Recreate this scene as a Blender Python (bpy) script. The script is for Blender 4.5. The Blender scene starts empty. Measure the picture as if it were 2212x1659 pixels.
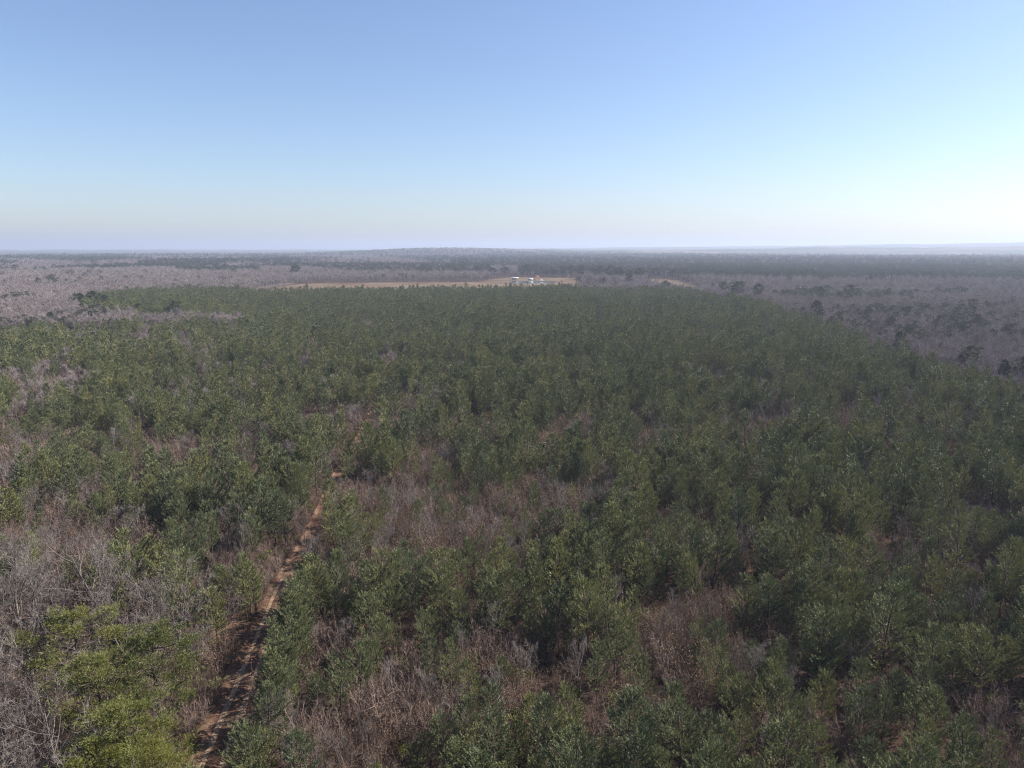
import bpy, math, random
import numpy as np
from mathutils import Vector

# ------------------------------------------------------------------ camera, sky, sun, exposure
SC = bpy.context.scene
CAM_H = 65.0
FOC = 2169.0 / 1536.0            # focal length over half the frame width
PITCH = math.radians(10.63)
cam_data = bpy.data.cameras.new("camera")
cam = bpy.data.objects.new("camera", cam_data)
SC.collection.objects.link(cam)
cam.location = (0, 0, CAM_H)
cam.rotation_euler = (math.radians(90) - PITCH, 0, 0)
cam_data.sensor_fit = 'HORIZONTAL'
cam_data.angle = 2 * math.atan(1 / FOC)
cam_data.clip_start = 0.5
cam_data.clip_end = 90000
SC.camera = cam

SUN_EL, SUN_AZ = math.radians(39.5), math.radians(77.5)     # azimuth clockwise from the view direction
world = bpy.data.worlds.new("World")
SC.world = world
world.use_nodes = True
wn = world.node_tree
sky = wn.nodes.new("ShaderNodeTexSky")
sky.sky_type = 'NISHITA'
sky.sun_disc = False
sky.sun_elevation = SUN_EL
sky.sun_rotation = SUN_AZ
sky.altitude = 100
sky.air_density = 1.0
sky.dust_density = 0.9
sky.ozone_density = 4.5
tint = wn.nodes.new("ShaderNodeMix")
tint.data_type, tint.blend_type = 'RGBA', 'MULTIPLY'
tint.inputs[0].default_value = 1.0
tint.inputs[7].default_value = (1.005, 0.958, 0.975, 1)
wn.links.new(sky.outputs[0], tint.inputs[6])
wn.links.new(tint.outputs[2], wn.nodes["Background"].inputs[0])
wn.nodes["Background"].inputs[1].default_value = 0.068

sd = bpy.data.lights.new("sun", 'SUN')
sd.energy = 5.0
sd.angle = math.radians(0.53)
sd.color = (1.0, 0.93, 0.84)
sun = bpy.data.objects.new("sun", sd)
SC.collection.objects.link(sun)
to_sun = Vector((math.sin(SUN_AZ) * math.cos(SUN_EL), math.cos(SUN_AZ) * math.cos(SUN_EL), math.sin(SUN_EL)))
sun.rotation_euler = to_sun.to_track_quat('Z', 'Y').to_euler()
sun.location = (60, 20, 140)

vs = SC.view_settings
vs.view_transform = 'Standard'
vs.look = 'None'
vs.exposure = 1.37
vs.gamma = 1.0
SC.render.engine = 'CYCLES'
cy = SC.cycles
cy.max_bounces = 5
cy.diffuse_bounces = 3
cy.glossy_bounces = 2
cy.transmission_bounces = 3
cy.volume_bounces = 0
cy.transparent_max_bounces = 4
cy.caustics_reflective = False
cy.caustics_refractive = False
cy.use_denoising = True
cy.denoiser = 'OPENIMAGEDENOISE'
cy.denoising_prefilter = 'NONE'
cy.denoising_input_passes = 'RGB_ALBEDO_NORMAL'
cy.sample_clamp_direct = 6.0
cy.sample_clamp_indirect = 2.0
cy.use_adaptive_sampling = False
cy.pixel_filter_type = 'BLACKMAN_HARRIS'
cy.filter_width = 1.15

HAZE_DENSITY = 1.1e-4
HAZE_COLOR = (0.57, 0.65, 0.82)
HAZE_ANISO = 0.22

rng = np.random.default_rng(11)
R = random.Random(5)
PW, PH = 2212.0, 1659.0
FPX = FOC * PW / 2
CP, SP = math.cos(PITCH), math.sin(PITCH)

def proj(x, y, z):
    """a place in the landscape -> where the photograph (2212 wide) shows it"""
    d = y * CP - (z - CAM_H) * SP
    u = y * SP + (z - CAM_H) * CP
    d = np.where(d < 1, 1, d)
    return PW / 2 + FPX * x / d, PH / 2 - FPX * u / d

def ground_at(px, py, z=0.0):
    """the place at height z that the photograph shows at (px, py)"""
    cx, cu = (px - PW / 2) / FPX, -(py - PH / 2) / FPX
    dy, dz = CP + cu * SP, -SP + cu * CP
    t = (z - CAM_H) / dz
    return (cx * t, dy * t)

def hash2(ix, iy, seed):
    n = (ix.astype(np.int64) * 374761393 + iy.astype(np.int64) * 668265263 + seed * 1274126177) & 0xFFFFFFFF
    n = ((n ^ (n >> 13)) * 1274126177) & 0xFFFFFFFF
    return ((n ^ (n >> 16)) & 0xFFFFFF) / float(0xFFFFFF)

def vnoise(x, y, s, seed=0):
    x, y = np.asarray(x, float) / s, np.asarray(y, float) / s
    ix, iy = np.floor(x), np.floor(y)
    fx, fy = x - ix, y - iy
    fx, fy = fx * fx * (3 - 2 * fx), fy * fy * (3 - 2 * fy)
    a, b = hash2(ix, iy, seed), hash2(ix + 1, iy, seed)
    c, d = hash2(ix, iy + 1, seed), hash2(ix + 1, iy + 1, seed)
    return (a * (1 - fx) + b * fx) * (1 - fy) + (c * (1 - fx) + d * fx) * fy

def fnoise(x, y, s, seed=0):
    return 0.6 * vnoise(x, y, s, seed) + 0.4 * vnoise(x, y, s * 0.43, seed + 7)

def inpoly(x, y, poly):
    x, y = np.asarray(x), np.asarray(y)
    r = np.zeros(x.shape, bool)
    n = len(poly)
    for i in range(n):
        x0, y0 = poly[i]
        x1, y1 = poly[(i + 1) % n]
        if y0 == y1:
            continue
        c = ((y0 > y) != (y1 > y)) & (x < (x1 - x0) * (y - y0) / (y1 - y0) + x0)
        r ^= c
    return r

# ------------------------------------------------------------------ materials
def newmat(name):
    m = bpy.data.materials.new(name)
    m.use_nodes = True
    m.node_tree.nodes.clear()
    out = m.node_tree.nodes.new("ShaderNodeOutputMaterial")
    return m, m.node_tree, out

def N(nt, kind, **kw):
    n = nt.nodes.new(kind)
    for k, v in kw.items():
        if k in n.inputs.keys():
            n.inputs[k].default_value = v
        else:
            setattr(n, k, v)
    return n

def ramp(nt, fac, stops):
    r = nt.nodes.new("ShaderNodeValToRGB")
    el = r.color_ramp.elements
    while len(el) < len(stops):
        el.new(0.5)
    for e, (p, c) in zip(el, stops):
        e.position = p
        e.color = (*c, 1)
    nt.links.new(fac, r.inputs[0])
    return r.outputs[0]

def mul(nt, a, b, blend='MULTIPLY', fac=1.0):
    m = nt.nodes.new("ShaderNodeMix")
    m.data_type = 'RGBA'
    m.blend_type = blend
    m.inputs[0].default_value = fac
    for s, v in ((6, a), (7, b)):
        if isinstance(v, tuple):
            m.inputs[s].default_value = (*v, 1)
        else:
            nt.links.new(v, m.inputs[s])
    return m.outputs[2]

def leaf_material(name, stops, transl=0.3, rough=0.5, spec=0.35, patch=0.55, size=0.9):
    """foliage: hue differs from plant to plant and from clump to clump"""
    m, nt, out = newmat(name)
    oi = N(nt, "ShaderNodeObjectInfo")
    tc = N(nt, "ShaderNodeTexCoord")
    nz = N(nt, "ShaderNodeTexNoise", Scale=size, Detail=2.0)
    nt.links.new(tc.outputs["Object"], nz.inputs["Vector"])
    mm = N(nt, "ShaderNodeMath", operation='MULTIPLY_ADD')
    nt.links.new(nz.outputs[0], mm.inputs[0])
    mm.inputs[1].default_value = patch
    mm2 = N(nt, "ShaderNodeMath", operation='MULTIPLY_ADD')
    nt.links.new(oi.outputs["Random"], mm2.inputs[0])
    mm2.inputs[1].default_value = 1 - patch * 0.5
    mm2.inputs[2].default_value = -patch * 0.25
    nt.links.new(mm2.outputs[0], mm.inputs[2])
    col = ramp(nt, mm.outputs[0], stops)
    p = N(nt, "ShaderNodeBsdfPrincipled", Roughness=rough)
    p.inputs["Specular IOR Level"].default_value = spec
    nt.links.new(col, p.inputs["Base Color"])
    t = N(nt, "ShaderNodeBsdfTranslucent")
    nt.links.new(mul(nt, col, (1.25, 1.2, 0.6)), t.inputs[0])
    mx = N(nt, "ShaderNodeMixShader")
    mx.inputs[0].default_value = transl
    nt.links.new(p.outputs[0], mx.inputs[1])
    nt.links.new(t.outputs[0], mx.inputs[2])
    nt.links.new(mx.outputs[0], out.inputs[0])
    return m

def bark_material(name, stops, rough=0.85, scale=1.5):
    m, nt, out = newmat(name)
    oi = N(nt, "ShaderNodeObjectInfo")
    tc = N(nt, "ShaderNodeTexCoord")
    nz = N(nt, "ShaderNodeTexNoise", Scale=scale, Detail=3.0)
    nt.links.new(tc.outputs["Object"], nz.inputs["Vector"])
    ad = N(nt, "ShaderNodeMath", operation='MULTIPLY_ADD')
    nt.links.new(oi.outputs["Random"], ad.inputs[0])
    ad.inputs[1].default_value = 0.6
    sb = N(nt, "ShaderNodeMath", operation='MULTIPLY_ADD')
    nt.links.new(nz.outputs[0], sb.inputs[0])
    sb.inputs[1].default_value = 0.8
    sb.inputs[2].default_value = -0.2
    nt.links.new(sb.outputs[0], ad.inputs[2])
    p = N(nt, "ShaderNodeBsdfPrincipled", Roughness=rough)
    p.inputs["Specular IOR Level"].default_value = 0.2
    nt.links.new(ramp(nt, ad.outputs[0], stops), p.inputs["Base Color"])
    nt.links.new(p.outputs[0], out.inputs[0])
    return m

def plain(name, col, rough=0.7, var=0.25, scale=3.0, spec=0.3, metal=0.0):
    m, nt, out = newmat(name)
    tc = N(nt, "ShaderNodeTexCoord")
    nz = N(nt, "ShaderNodeTexNoise", Scale=scale, Detail=5.0)
    nt.links.new(tc.outputs["Object"], nz.inputs["Vector"])
    c0 = tuple(c * (1 - var) for c in col)
    c1 = tuple(min(1, c * (1 + var)) for c in col)
    p = N(nt, "ShaderNodeBsdfPrincipled", Roughness=rough, Metallic=metal)
    p.inputs["Specular IOR Level"].default_value = spec
    nt.links.new(ramp(nt, nz.outputs[0], [(0.3, c0), (0.7, c1)]), p.inputs["Base Color"])
    nt.links.new(p.outputs[0], out.inputs[0])
    return m

M = {}
M['needle'] = leaf_material("pine_needles", [(0.0, (0.076, 0.094, 0.052)), (0.35, (0.124, 0.142, 0.068)),
                                             (0.7, (0.174, 0.182, 0.074)), (1.0, (0.238, 0.222, 0.078))], 0.06, 0.48, 0.35, 0.85, 1.5)
M['needle_old'] = leaf_material("old_pine_needles", [(0.0, (0.066, 0.080, 0.026)), (0.5, (0.100, 0.110, 0.030)),
                                                     (1.0, (0.138, 0.140, 0.036))], 0.18, 0.5, 0.35)
M['needle_bright'] = leaf_material("bright_pine_needles", [(0.0, (0.095, 0.106, 0.026)), (0.5, (0.136, 0.142, 0.031)),
                                                           (1.0, (0.172, 0.168, 0.036))], 0.2, 0.5, 0.35)
M['needle_far'] = leaf_material("evergreen_needles", [(0.0, (0.024, 0.036, 0.022)), (1.0, (0.048, 0.060, 0.030))], 0.12, 0.6, 0.2)
M['needle_lone'] = leaf_material("dark_pine_needles", [(0.0, (0.020, 0.030, 0.018)), (1.0, (0.040, 0.050, 0.025))], 0.1, 0.6, 0.2)
M['pine_bark'] = bark_material("pine_bark", [(0.2, (0.035, 0.027, 0.022)), (0.9, (0.11, 0.08, 0.065))])
M['bark'] = bark_material("grey_bark", [(0.1, (0.065, 0.055, 0.050)), (0.9, (0.20, 0.175, 0.160))])
M['twig'] = bark_material("fine_twigs", [(0.1, (0.165, 0.134, 0.130)), (0.55, (0.225, 0.188, 0.182)), (1.0, (0.290, 0.250, 0.238))])
M['twig_grey'] = bark_material("grey_twigs", [(0.1, (0.105, 0.087, 0.080)), (0.55, (0.150, 0.127, 0.117)), (1.0, (0.215, 0.187, 0.172))])
M['brush'] = bark_material("brush_twigs", [(0.1, (0.104, 0.071, 0.059)), (0.55, (0.163, 0.117, 0.098)), (1.0, (0.243, 0.188, 0.157))])
M['dead_leaf'] = leaf_material("dead_leaves", [(0.0, (0.082, 0.052, 0.039)), (0.5, (0.128, 0.086, 0.063)), (1.0, (0.19, 0.137, 0.099))], 0.2, 0.7, 0.15)
M['bush'] = leaf_material("bush_leaves", [(0.0, (0.042, 0.057, 0.014)), (1.0, (0.115, 0.118, 0.025))], 0.2, 0.6, 0.2)
M['straw'] = leaf_material("dry_grass", [(0.0, (0.125, 0.086, 0.052)), (1.0, (0.235, 0.172, 0.106))], 0.25, 0.8, 0.1)

# ------------------------------------------------------------------ mesh helpers
class MB:
    """collects triangles and quads as numpy chunks, one material index for each chunk"""
    def __init__(self):
        self.v, self.f, self.m, self.n = [], [], [], 0
    def add(self, verts, faces, mat=0):
        verts = np.asarray(verts, np.float32).reshape(-1, 3)
        if len(verts) == 0:
            return
        self.v.append(verts)
        faces = np.asarray(faces, np.int64) + self.n
        self.f.append(faces)
        self.m.append(np.full(len(faces), mat, np.int32))
        self.n += len(verts)
    def mesh(self, name, mats, smooth=False):
        me = bpy.data.meshes.new(name)
        V = np.concatenate(self.v)
        me.vertices.add(len(V))
        me.vertices.foreach_set("co", V.ravel())
        loops = np.concatenate([f.ravel() for f in self.f])
        sizes = np.concatenate([np.full(len(f), f.shape[1]) for f in self.f])
        starts = np.concatenate([[0], np.cumsum(sizes)[:-1]])
        me.loops.add(len(loops))
        me.loops.foreach_set("vertex_index", loops.astype(np.int32))
        me.polygons.add(len(sizes))
        me.polygons.foreach_set("loop_start", starts.astype(np.int32))
        me.polygons.foreach_set("material_index", np.concatenate(self.m))
        if smooth:
            me.polygons.foreach_set("use_smooth", np.ones(len(sizes), bool))
        for mt in mats:
            me.materials.append(mt)
        me.update(calc_edges=True)
        me.validate()
        return me
    def tubes(self, P0, P1, r0, r1, sides=4, mat=0):
        P0, P1 = np.asarray(P0, float).reshape(-1, 3), np.asarray(P1, float).reshape(-1, 3)
        if len(P0) == 0:
            return
        r0, r1 = np.broadcast_to(r0, len(P0)), np.broadcast_to(r1, len(P0))
        d = P1 - P0
        d /= np.linalg.norm(d, axis=1, keepdims=True) + 1e-9
        ref = np.where(np.abs(d[:, 2:3]) > 0.9, np.array([[1.0, 0, 0]]), np.array([[0, 0, 1.0]]))
        a = np.cross(d, ref)
        a /= np.linalg.norm(a, axis=1, keepdims=True) + 1e-9
        b = np.cross(d, a)
        ang = np.arange(sides) * 2 * math.pi / sides
        ring = a[:, None, :] * np.cos(ang)[None, :, None] + b[:, None, :] * np.sin(ang)[None, :, None]
        v = np.concatenate([P0[:, None] + ring * r0[:, None, None], P1[:, None] + ring * r1[:, None, None]], 1)
        k = np.arange(sides)
        q = np.stack([k, (k + 1) % sides, (k + 1) % sides + sides, k + sides], 1)
        f = (q[None] + (np.arange(len(P0)) * 2 * sides)[:, None, None]).reshape(-1, 4)
        self.add(v.reshape(-1, 3), f, mat)
    def blades(self, P, D, L, W, rg, mat=0):
        """slender triangles from P along D"""
        P, D = np.asarray(P, float), np.asarray(D, float)
        if len(P) == 0:
            return
        n = len(P)
        L, W = np.broadcast_to(L, n), np.broadcast_to(W, n)
        D = D / (np.linalg.norm(D, axis=1, keepdims=True) + 1e-9)
        s = np.cross(D, rg.normal(size=(n, 3)))
        s /= np.linalg.norm(s, axis=1, keepdims=True) + 1e-9
        v = np.stack([P - s * W[:, None] / 2, P + s * W[:, None] / 2, P + D * L[:, None]], 1)
        self.add(v.reshape(-1, 3), np.arange(3 * n).reshape(-1, 3), mat)
    def flakes(self, P, S, rg, mat=0):
        """small leaf quads turned at random"""
        P = np.asarray(P, float)
        n = len(P)
        if n == 0:
            return
        a = rg.normal(size=(n, 3)); a /= np.linalg.norm(a, axis=1, keepdims=True)
        b = np.cross(a, rg.normal(size=(n, 3))); b /= np.linalg.norm(b, axis=1, keepdims=True)
        S = np.broadcast_to(S, n)[:, None]
        v = np.stack([P - a * S, P - b * S * 0.6, P + a * S, P + b * S * 0.6], 1)
        self.add(v.reshape(-1, 3), np.arange(4 * n).reshape(-1, 4), mat)
    def box(self, x0, x1, y0, y1, z0, z1, mat=0):
        v = [(x, y, z) for z in (z0, z1) for y in (y0, y1) for x in (x0, x1)]
        self.add(v, [(0, 2, 3, 1), (4, 5, 7, 6), (0, 1, 5, 4), (2, 6, 7, 3), (0, 4, 6, 2), (1, 3, 7, 5)], mat)

# ------------------------------------------------------------------ plants: each builder fills a wood MB and a leaf MB
def build_pine(seed, H=12.0, Rc=2.6, base=0.12, whorl=0.60, per=5, tufts=11, blades=36, bl=0.25, bw=0.052, shoot=0.80, lod=0):
    """young pine: whorls of upswept limbs with bottle-brush shoots at their ends"""
    rg = np.random.default_rng(seed)
    wood, leaf = MB(), MB()
    nseg = 7 if lod == 0 else 3
    zs = np.linspace(0, H, nseg + 1)
    lean = rg.normal(0, 0.055, 2)
    ctr = np.stack([lean[0] * zs * zs / H + rg.normal(0, 0.06, nseg + 1) * (zs > 0), lean[1] * zs * zs / H + rg.normal(0, 0.06, nseg + 1) * (zs > 0), zs], 1)
    rad = 0.13 * (H / 12) * (1 - zs / H) ** 0.8 + 0.012
    wood.tubes(ctr[:-1], ctr[1:], rad[:-1], rad[1:], 6 if lod == 0 else 4)
    z = base * H
    B0, B1, br0, br1 = [], [], [], []
    TP, TD = [], []
    lop, lop2 = rg.uniform(0, 6.28), rg.uniform(0, 6.28)
    peak = rg.uniform(0.25, 0.5)
    while z < H * 0.985:
        t = (z - base * H) / (H - base * H)
        prof = (0.70 + 0.30 * t / peak) if t < peak else (1 - ((t - peak) / (1 - peak)) ** 1.1) * 0.93 + 0.07
        k = max(2, per + rg.integers(-2, 2))
        a0 = rg.uniform(0, 6.28)
        wl = rg.uniform(0.72, 1.15)
        for j in range(k):
            az = a0 + j * 6.283 / k + rg.normal(0, 0.3)
            ln = Rc * prof * wl * rg.uniform(0.62, 1.2) * (1 + 0.2 * math.cos(az - lop) + 0.12 * math.cos(2 * az - lop2))
            if rg.random() < (0.30 if t < 0.25 else 0.10):
                continue
            c = np.array([np.interp(z, zs, ctr[:, 0]), np.interp(z, zs, ctr[:, 1]), z])
            up0 = 0.05 + 0.75 * t + rg.normal(0, 0.13)
            o = np.array([math.cos(az), math.sin(az), 0])
            sd_ = np.array([-math.sin(az), math.cos(az), 0])
            mid = c + o * ln * 0.55 + sd_ * rg.normal(0, .08) * ln + np.array([0, 0, up0 * ln * 0.5])
            end = mid + o * ln * 0.42 + sd_ * rg.normal(0, .12) * ln + np.array([0, 0, (up0 + 0.6) * ln * 0.5])
            B0 += [c, mid]; B1 += [mid, end]
            r = 0.014 + 0.012 * ln / Rc
            br0 += [r * 1.4, r]; br1 += [r, 0.008]
            nt_ = max(2, int(round(tufts * ln / Rc)))
            for q in range(nt_):
                u = 0.40 + 0.60 * ((q + rg.random()) / nt_) ** 0.8
                p = c + (mid - c) * (u / 0.55) if u < 0.55 else mid + (end - mid) * ((u - 0.55) / 0.45)
                side = sd_ * rg.normal(0, 0.24) * ln * (1.2 - u * 0.6)
                p = p + side + o * abs(rg.normal(0, .06)) + np.array([0, 0, abs(rg.normal(0, 0.10))])
                d = o * 0.5 + side / (np.linalg.norm(side) + 0.2) * 0.45 + np.array([0, 0, 0.45 + 0.5 * t])
                TP.append(p); TD.append(d)
            TP.append(end); TD.append(o * 0.5 + np.array([0, 0, 0.9]))
        z += whorl * rg.uniform(0.75, 1.25) * (1.15 - 0.35 * t)
    for q in range(4):
        TP.append(ctr[-1] - np.array([0, 0, q * 0.2])); TD.append(np.array([rg.normal(0, .15), rg.normal(0, .15), 1.0]))
    TP, TD = np.array(TP), np.array(TD)
    TD /= np.linalg.norm(TD, axis=1, keepdims=True)
    if lod < 2:
        wood.tubes(B0, B1, np.array(br0), np.array(br1), 3)
    n = len(TP)
    SL = shoot * rg.uniform(0.65, 1.25, n)
    P = np.repeat(TP, blades, 0)
    D = np.repeat(TD, blades, 0)
    u = rg.uniform(-0.15, 1.0, (len(P), 1)) ** 1
    P = P + D * u * np.repeat(SL, blades)[:, None]
    rad_ = np.cross(D, rg.normal(size=D.shape))
    rad_ /= np.linalg.norm(rad_, axis=1, keepdims=True) + 1e-9
    D = D * 0.8 + rad_ * (0.62 - 0.3 * u) + rg.normal(0, 0.12, D.shape)
    leaf.blades(P, D, bl * rg.uniform(0.7, 1.25, len(P)), bw * rg.uniform(0.7, 1.4, len(P)), rg)
    return wood, leaf

def build_old_pine(seed, H=19.0, Rc=5.0, crown0=0.55, clumps=34, tuft=46, bl=0.5, bw=0.09, lod=0):
    """tall mature pine: bare dark trunk, crooked limbs, needles in clumps"""
    rg = np.random.default_rng(seed)
    wood, leaf = MB(), MB()
    n = 8
    zs = np.linspace(0, H * 0.97, n + 1)
    ctr = np.stack([np.cumsum(rg.normal(0, 0.13, n + 1)), np.cumsum(rg.normal(0, 0.13, n + 1)), zs], 1)
    ctr[0, :2] = 0
    rad = 0.26 * (H / 19) * (1 - zs / H) ** 0.7 + 0.02
    wood.tubes(ctr[:-1], ctr[1:], rad[:-1], rad[1:], 7 if lod == 0 else 4)
    P, D = [], []
    for k in range(clumps):
        t = (k + rg.random()) / clumps
        z = H * (crown0 + (0.97 - crown0) * t)
        prof = math.sqrt(max(0.0, 1 - (2 * abs(t - 0.42)) ** 2 * 0.8)) * (1 if t < 0.7 else 1 - (t - 0.7) * 1.1)
        az = k * 2.4 + rg.normal(0, 0.4)
        ln = Rc * max(0.18, prof) * rg.uniform(0.55, 1.12)
        c = np.array([np.interp(z, zs, ctr[:, 0]), np.interp(z, zs, ctr[:, 1]), z * 0.965])
        o = np.array([math.cos(az), math.sin(az), 0])
        m1 = c + o * ln * 0.5 + np.array([0, 0, rg.uniform(-0.1, 0.25) * ln]) + rg.normal(0, 0.15, 3)
        e = m1 + o * ln * 0.5 + np.array([0, 0, rg.uniform(0.05, 0.4) * ln])
        r = 0.03 + 0.012 * ln
        wood.tubes([c, m1], [m1, e], np.array([r * 1.3, r * .8]), np.array([r * .8, 0.015]), 4)
        for s in range(3):
            b = m1 + (e - m1) * rg.random()
            e2 = b + (rg.normal(0, 0.5, 3) + o * 0.4 + np.array([0, 0, 0.3])) * ln * 0.38
            if lod == 0:
                wood.tubes([b], [e2], 0.02, 0.01, 3)
            cc = e2 if s else e
            cnt = max(4, int(tuft * rg.uniform(0.6, 1.2) / 3))
            q = cc + rg.normal(0, 1, (cnt, 3)) * np.array([0.52, 0.52, 0.24]) * (0.6 + 0.09 * ln) * (Rc / 5) ** 0.5
            P.append(q)
            D.append((q - cc) * 0.8 + np.array([0, 0, 0.55]) + o * 0.2)
    P, D = np.concatenate(P), np.concatenate(D)
    D /= np.linalg.norm(D, axis=1, keepdims=True) + 1e-6
    b = 6 if lod == 0 else 2
    P, D = np.repeat(P, b, 0), np.repeat(D, b, 0)
    D = D + rg.normal(0, 0.55, D.shape)
    leaf.blades(P, D, bl * rg.uniform(0.7, 1.2, len(P)), bw * rg.uniform(0.7, 1.3, len(P)), rg)
    return wood, leaf

def build_bare(seed, H=16.0, spread=0.55, levels=4, kids=(7, 5, 4), twigs=5, tw=0.03, rt=0.2, sides=4, tl=0.9):
    """leafless hardwood: forking limbs (wood) and a haze of fine twigs (leaf MB)"""
    rg = np.random.default_rng(seed)
    wood, leaf = MB(), MB()
    tips = []
    def limb(p, d, ln, r, lev):
        nseg = 4 if lev == 0 else (3 if lev == 1 else 2)
        pts = [p]
        for s in range(nseg):
            d = d + rg.normal(0, 0.10 + 0.05 * lev, 3) + np.array([0, 0, 0.10 if lev else 0.0])
            d = d / np.linalg.norm(d)
            pts.append(pts[-1] + d * ln / nseg)
        pts = np.array(pts)
        rr = np.linspace(r, r * (0.45 if lev else 0.35), nseg + 1)
        wood.tubes(pts[:-1], pts[1:], rr[:-1], rr[1:], max(3, sides - lev))
        if lev >= levels - 1:
            tips.append((pts, d))
            return
        k = kids[min(lev, len(kids) - 1)]
        for j in range(k):
            u = (0.38 if lev == 0 else 0.25) + (0.62 if lev == 0 else 0.75) * (j + rg.random()) / k
            i = min(nseg - 1, int(u * nseg))
            q = pts[i] + (pts[i + 1] - pts[i]) * (u * nseg - i)
            az = rg.uniform(0, 6.28)
            t = rg.normal(size=3)
            t = t - d * t.dot(d)
            t /= np.linalg.norm(t) + 1e-6
            nd = d * (1 - spread) + t * spread * rg.uniform(0.8, 1.3) + np.array([0, 0, 0.18])
            nd /= np.linalg.norm(nd)
            limb(q, nd, ln * rg.uniform(0.36, 0.58) * (1.15 - 0.4 * u), max(0.012, r * (0.52 - 0.15 * u)), lev + 1)
        tips.append((pts[-2:], d))
    limb(np.zeros(3), np.array([rg.normal(0, .05), rg.normal(0, .05), 1.0]), H * 0.80, rt, 0)
    P, D = [], []
    for pts, d in tips:
        k = twigs
        u = rg.random((k, 1))
        P.append(pts[0] * (1 - u) + pts[-1] * u)
        D.append(d + rg.normal(0, 0.55, (k, 3)) + np.array([0, 0, 0.25]))
    P, D = np.concatenate(P), np.concatenate(D)
    leaf.blades(P, D, tl * rg.uniform(0.5, 1.3, len(P)), tw * rg.uniform(0.7, 1.3, len(P)), rg)
    return wood, leaf

def build_brush(seed, H=3.2, stems=12, twigs=14, tw=0.03, leaves=0, spread=0.32, lsz=0.09):
    """many-stemmed leafless brush, or a sapling that keeps its dead leaves"""
    rg = np.random.default_rng(seed)
    wood, leaf = MB(), MB()
    LP, P, D = [], [], []
    for s in range(stems):
        az = rg.uniform(0, 6.28)
        o = np.array([math.cos(az), math.sin(az), 0])
        b = o * rg.uniform(0, 0.5) * H * 0.2
        h = H * rg.uniform(0.55, 1.05)
        m1 = b + o * h * spread * 0.35 + np.array([0, 0, h * 0.5]) + rg.normal(0, 0.05, 3) * h
        e = m1 + o * h * spread * rg.uniform(0.2, 1.0) + np.array([0, 0, h * 0.5]) + rg.normal(0, 0.05, 3) * h
        r = 0.012 + 0.006 * H
        wood.tubes([b, m1], [m1, e], np.array([r, r * .6]), np.array([r * .6, 0.008]), 3)
        u = rg.random((twigs, 1)) * 1.25
        q = np.where(u < 0.5, b + (m1 - b) * (0.4 + u), m1 + (e - m1) * np.clip(u - 0.25, 0, 1))
        dd = o * 0.35 + rg.normal(0, 0.5, (twigs, 3)) + np.array([0, 0, 0.75])
        P.append(q); D.append(dd)
        if leaves:
            w = rg.random((leaves, 1))
            LP.append(m1 * (1 - w) + e * w + rg.normal(0, 0.13, (leaves, 3)) * H)
    P, D = np.concatenate(P), np.concatenate(D)
    wood.blades(P, D, H * 0.23 * rg.uniform(0.5, 1.3, len(P)), tw * rg.uniform(0.7, 1.3, len(P)), rg)
    if leaves:
        LP = np.concatenate(LP)
        LP[:, 2] = np.maximum(LP[:, 2], 0.15)
        leaf.flakes(LP, lsz * rg.uniform(0.6, 1.3, len(LP)), rg)
    return wood, leaf

def build_grass(seed, n=46, H=0.9, rad=0.9):
    rg = np.random.default_rng(seed)
    leaf = MB()
    a, r = rg.uniform(0, 6.28, n), rad * np.sqrt(rg.random(n))
    P = np.stack([r * np.cos(a), r * np.sin(a), np.zeros(n)], 1)
    D = rg.normal(0, 0.28, (n, 3)) + np.array([0, 0, 1])
    leaf.blades(P, D, H * rg.uniform(0.5, 1.2, n), 0.06, rg)
    return None, leaf

def build_bush(seed, H=3.0, n=520, sz=0.14):
    rg = np.random.default_rng(seed)
    wood, leaf = MB(), MB()
    for s in range(5):
        az = rg.uniform(0, 6.28)
        e = np.array([math.cos(az) * H * .3, math.sin(az) * H * .3, H * rg.uniform(.5, .9)])
        wood.tubes([np.zeros(3)], [e], 0.04, 0.015, 3)
    cs = np.stack([rg.normal(0, .24, 9), rg.normal(0, .24, 9), rg.uniform(.25, .85, 9)], 1) * H
    k = rg.integers(0, 9, n)
    P = cs[k] + rg.normal(0, 0.13, (n, 3)) * H
    P[:, 2] = np.maximum(P[:, 2], 0.1)
    leaf.flakes(P, sz * rg.uniform(.6, 1.3, n), rg)
    return wood, leaf

class Kind:
    """variants of one plant: as two meshes (wood, leaf) for things, and as one joined mesh for the mass"""
    def __init__(self, name, parts, wood_mat, leaf_mat):
        self.name, self.n = name, len(parts)
        self.wood, self.leaf, self.joined, self.parts = [], [], [], parts
        self.wm, self.lm = wood_mat, leaf_mat
    def meshes(self):
        if not self.wood:
            for w, l in self.parts:
                self.wood.append(w.mesh(self.name + "_wood", [self.wm]) if w is not None and w.v else None)
                self.leaf.append(l.mesh(self.name + "_leaf", [self.lm]) if l is not None and l.v else None)
        return self.wood, self.leaf
    def protos(self):
        out = []
        for w, l in self.parts:
            j = MB()
            for k, src in enumerate((w, l)):
                if src is None:
                    continue
                off = j.n
                for v, f in zip(src.v, src.f):
                    j.v.append(v)
                for f in src.f:
                    j.f.append(f + off); j.m.append(np.full(len(f), k, np.int32))
                j.n += src.n
            out.append(j.mesh(self.name, [self.wm, self.lm]))
        return out

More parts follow.
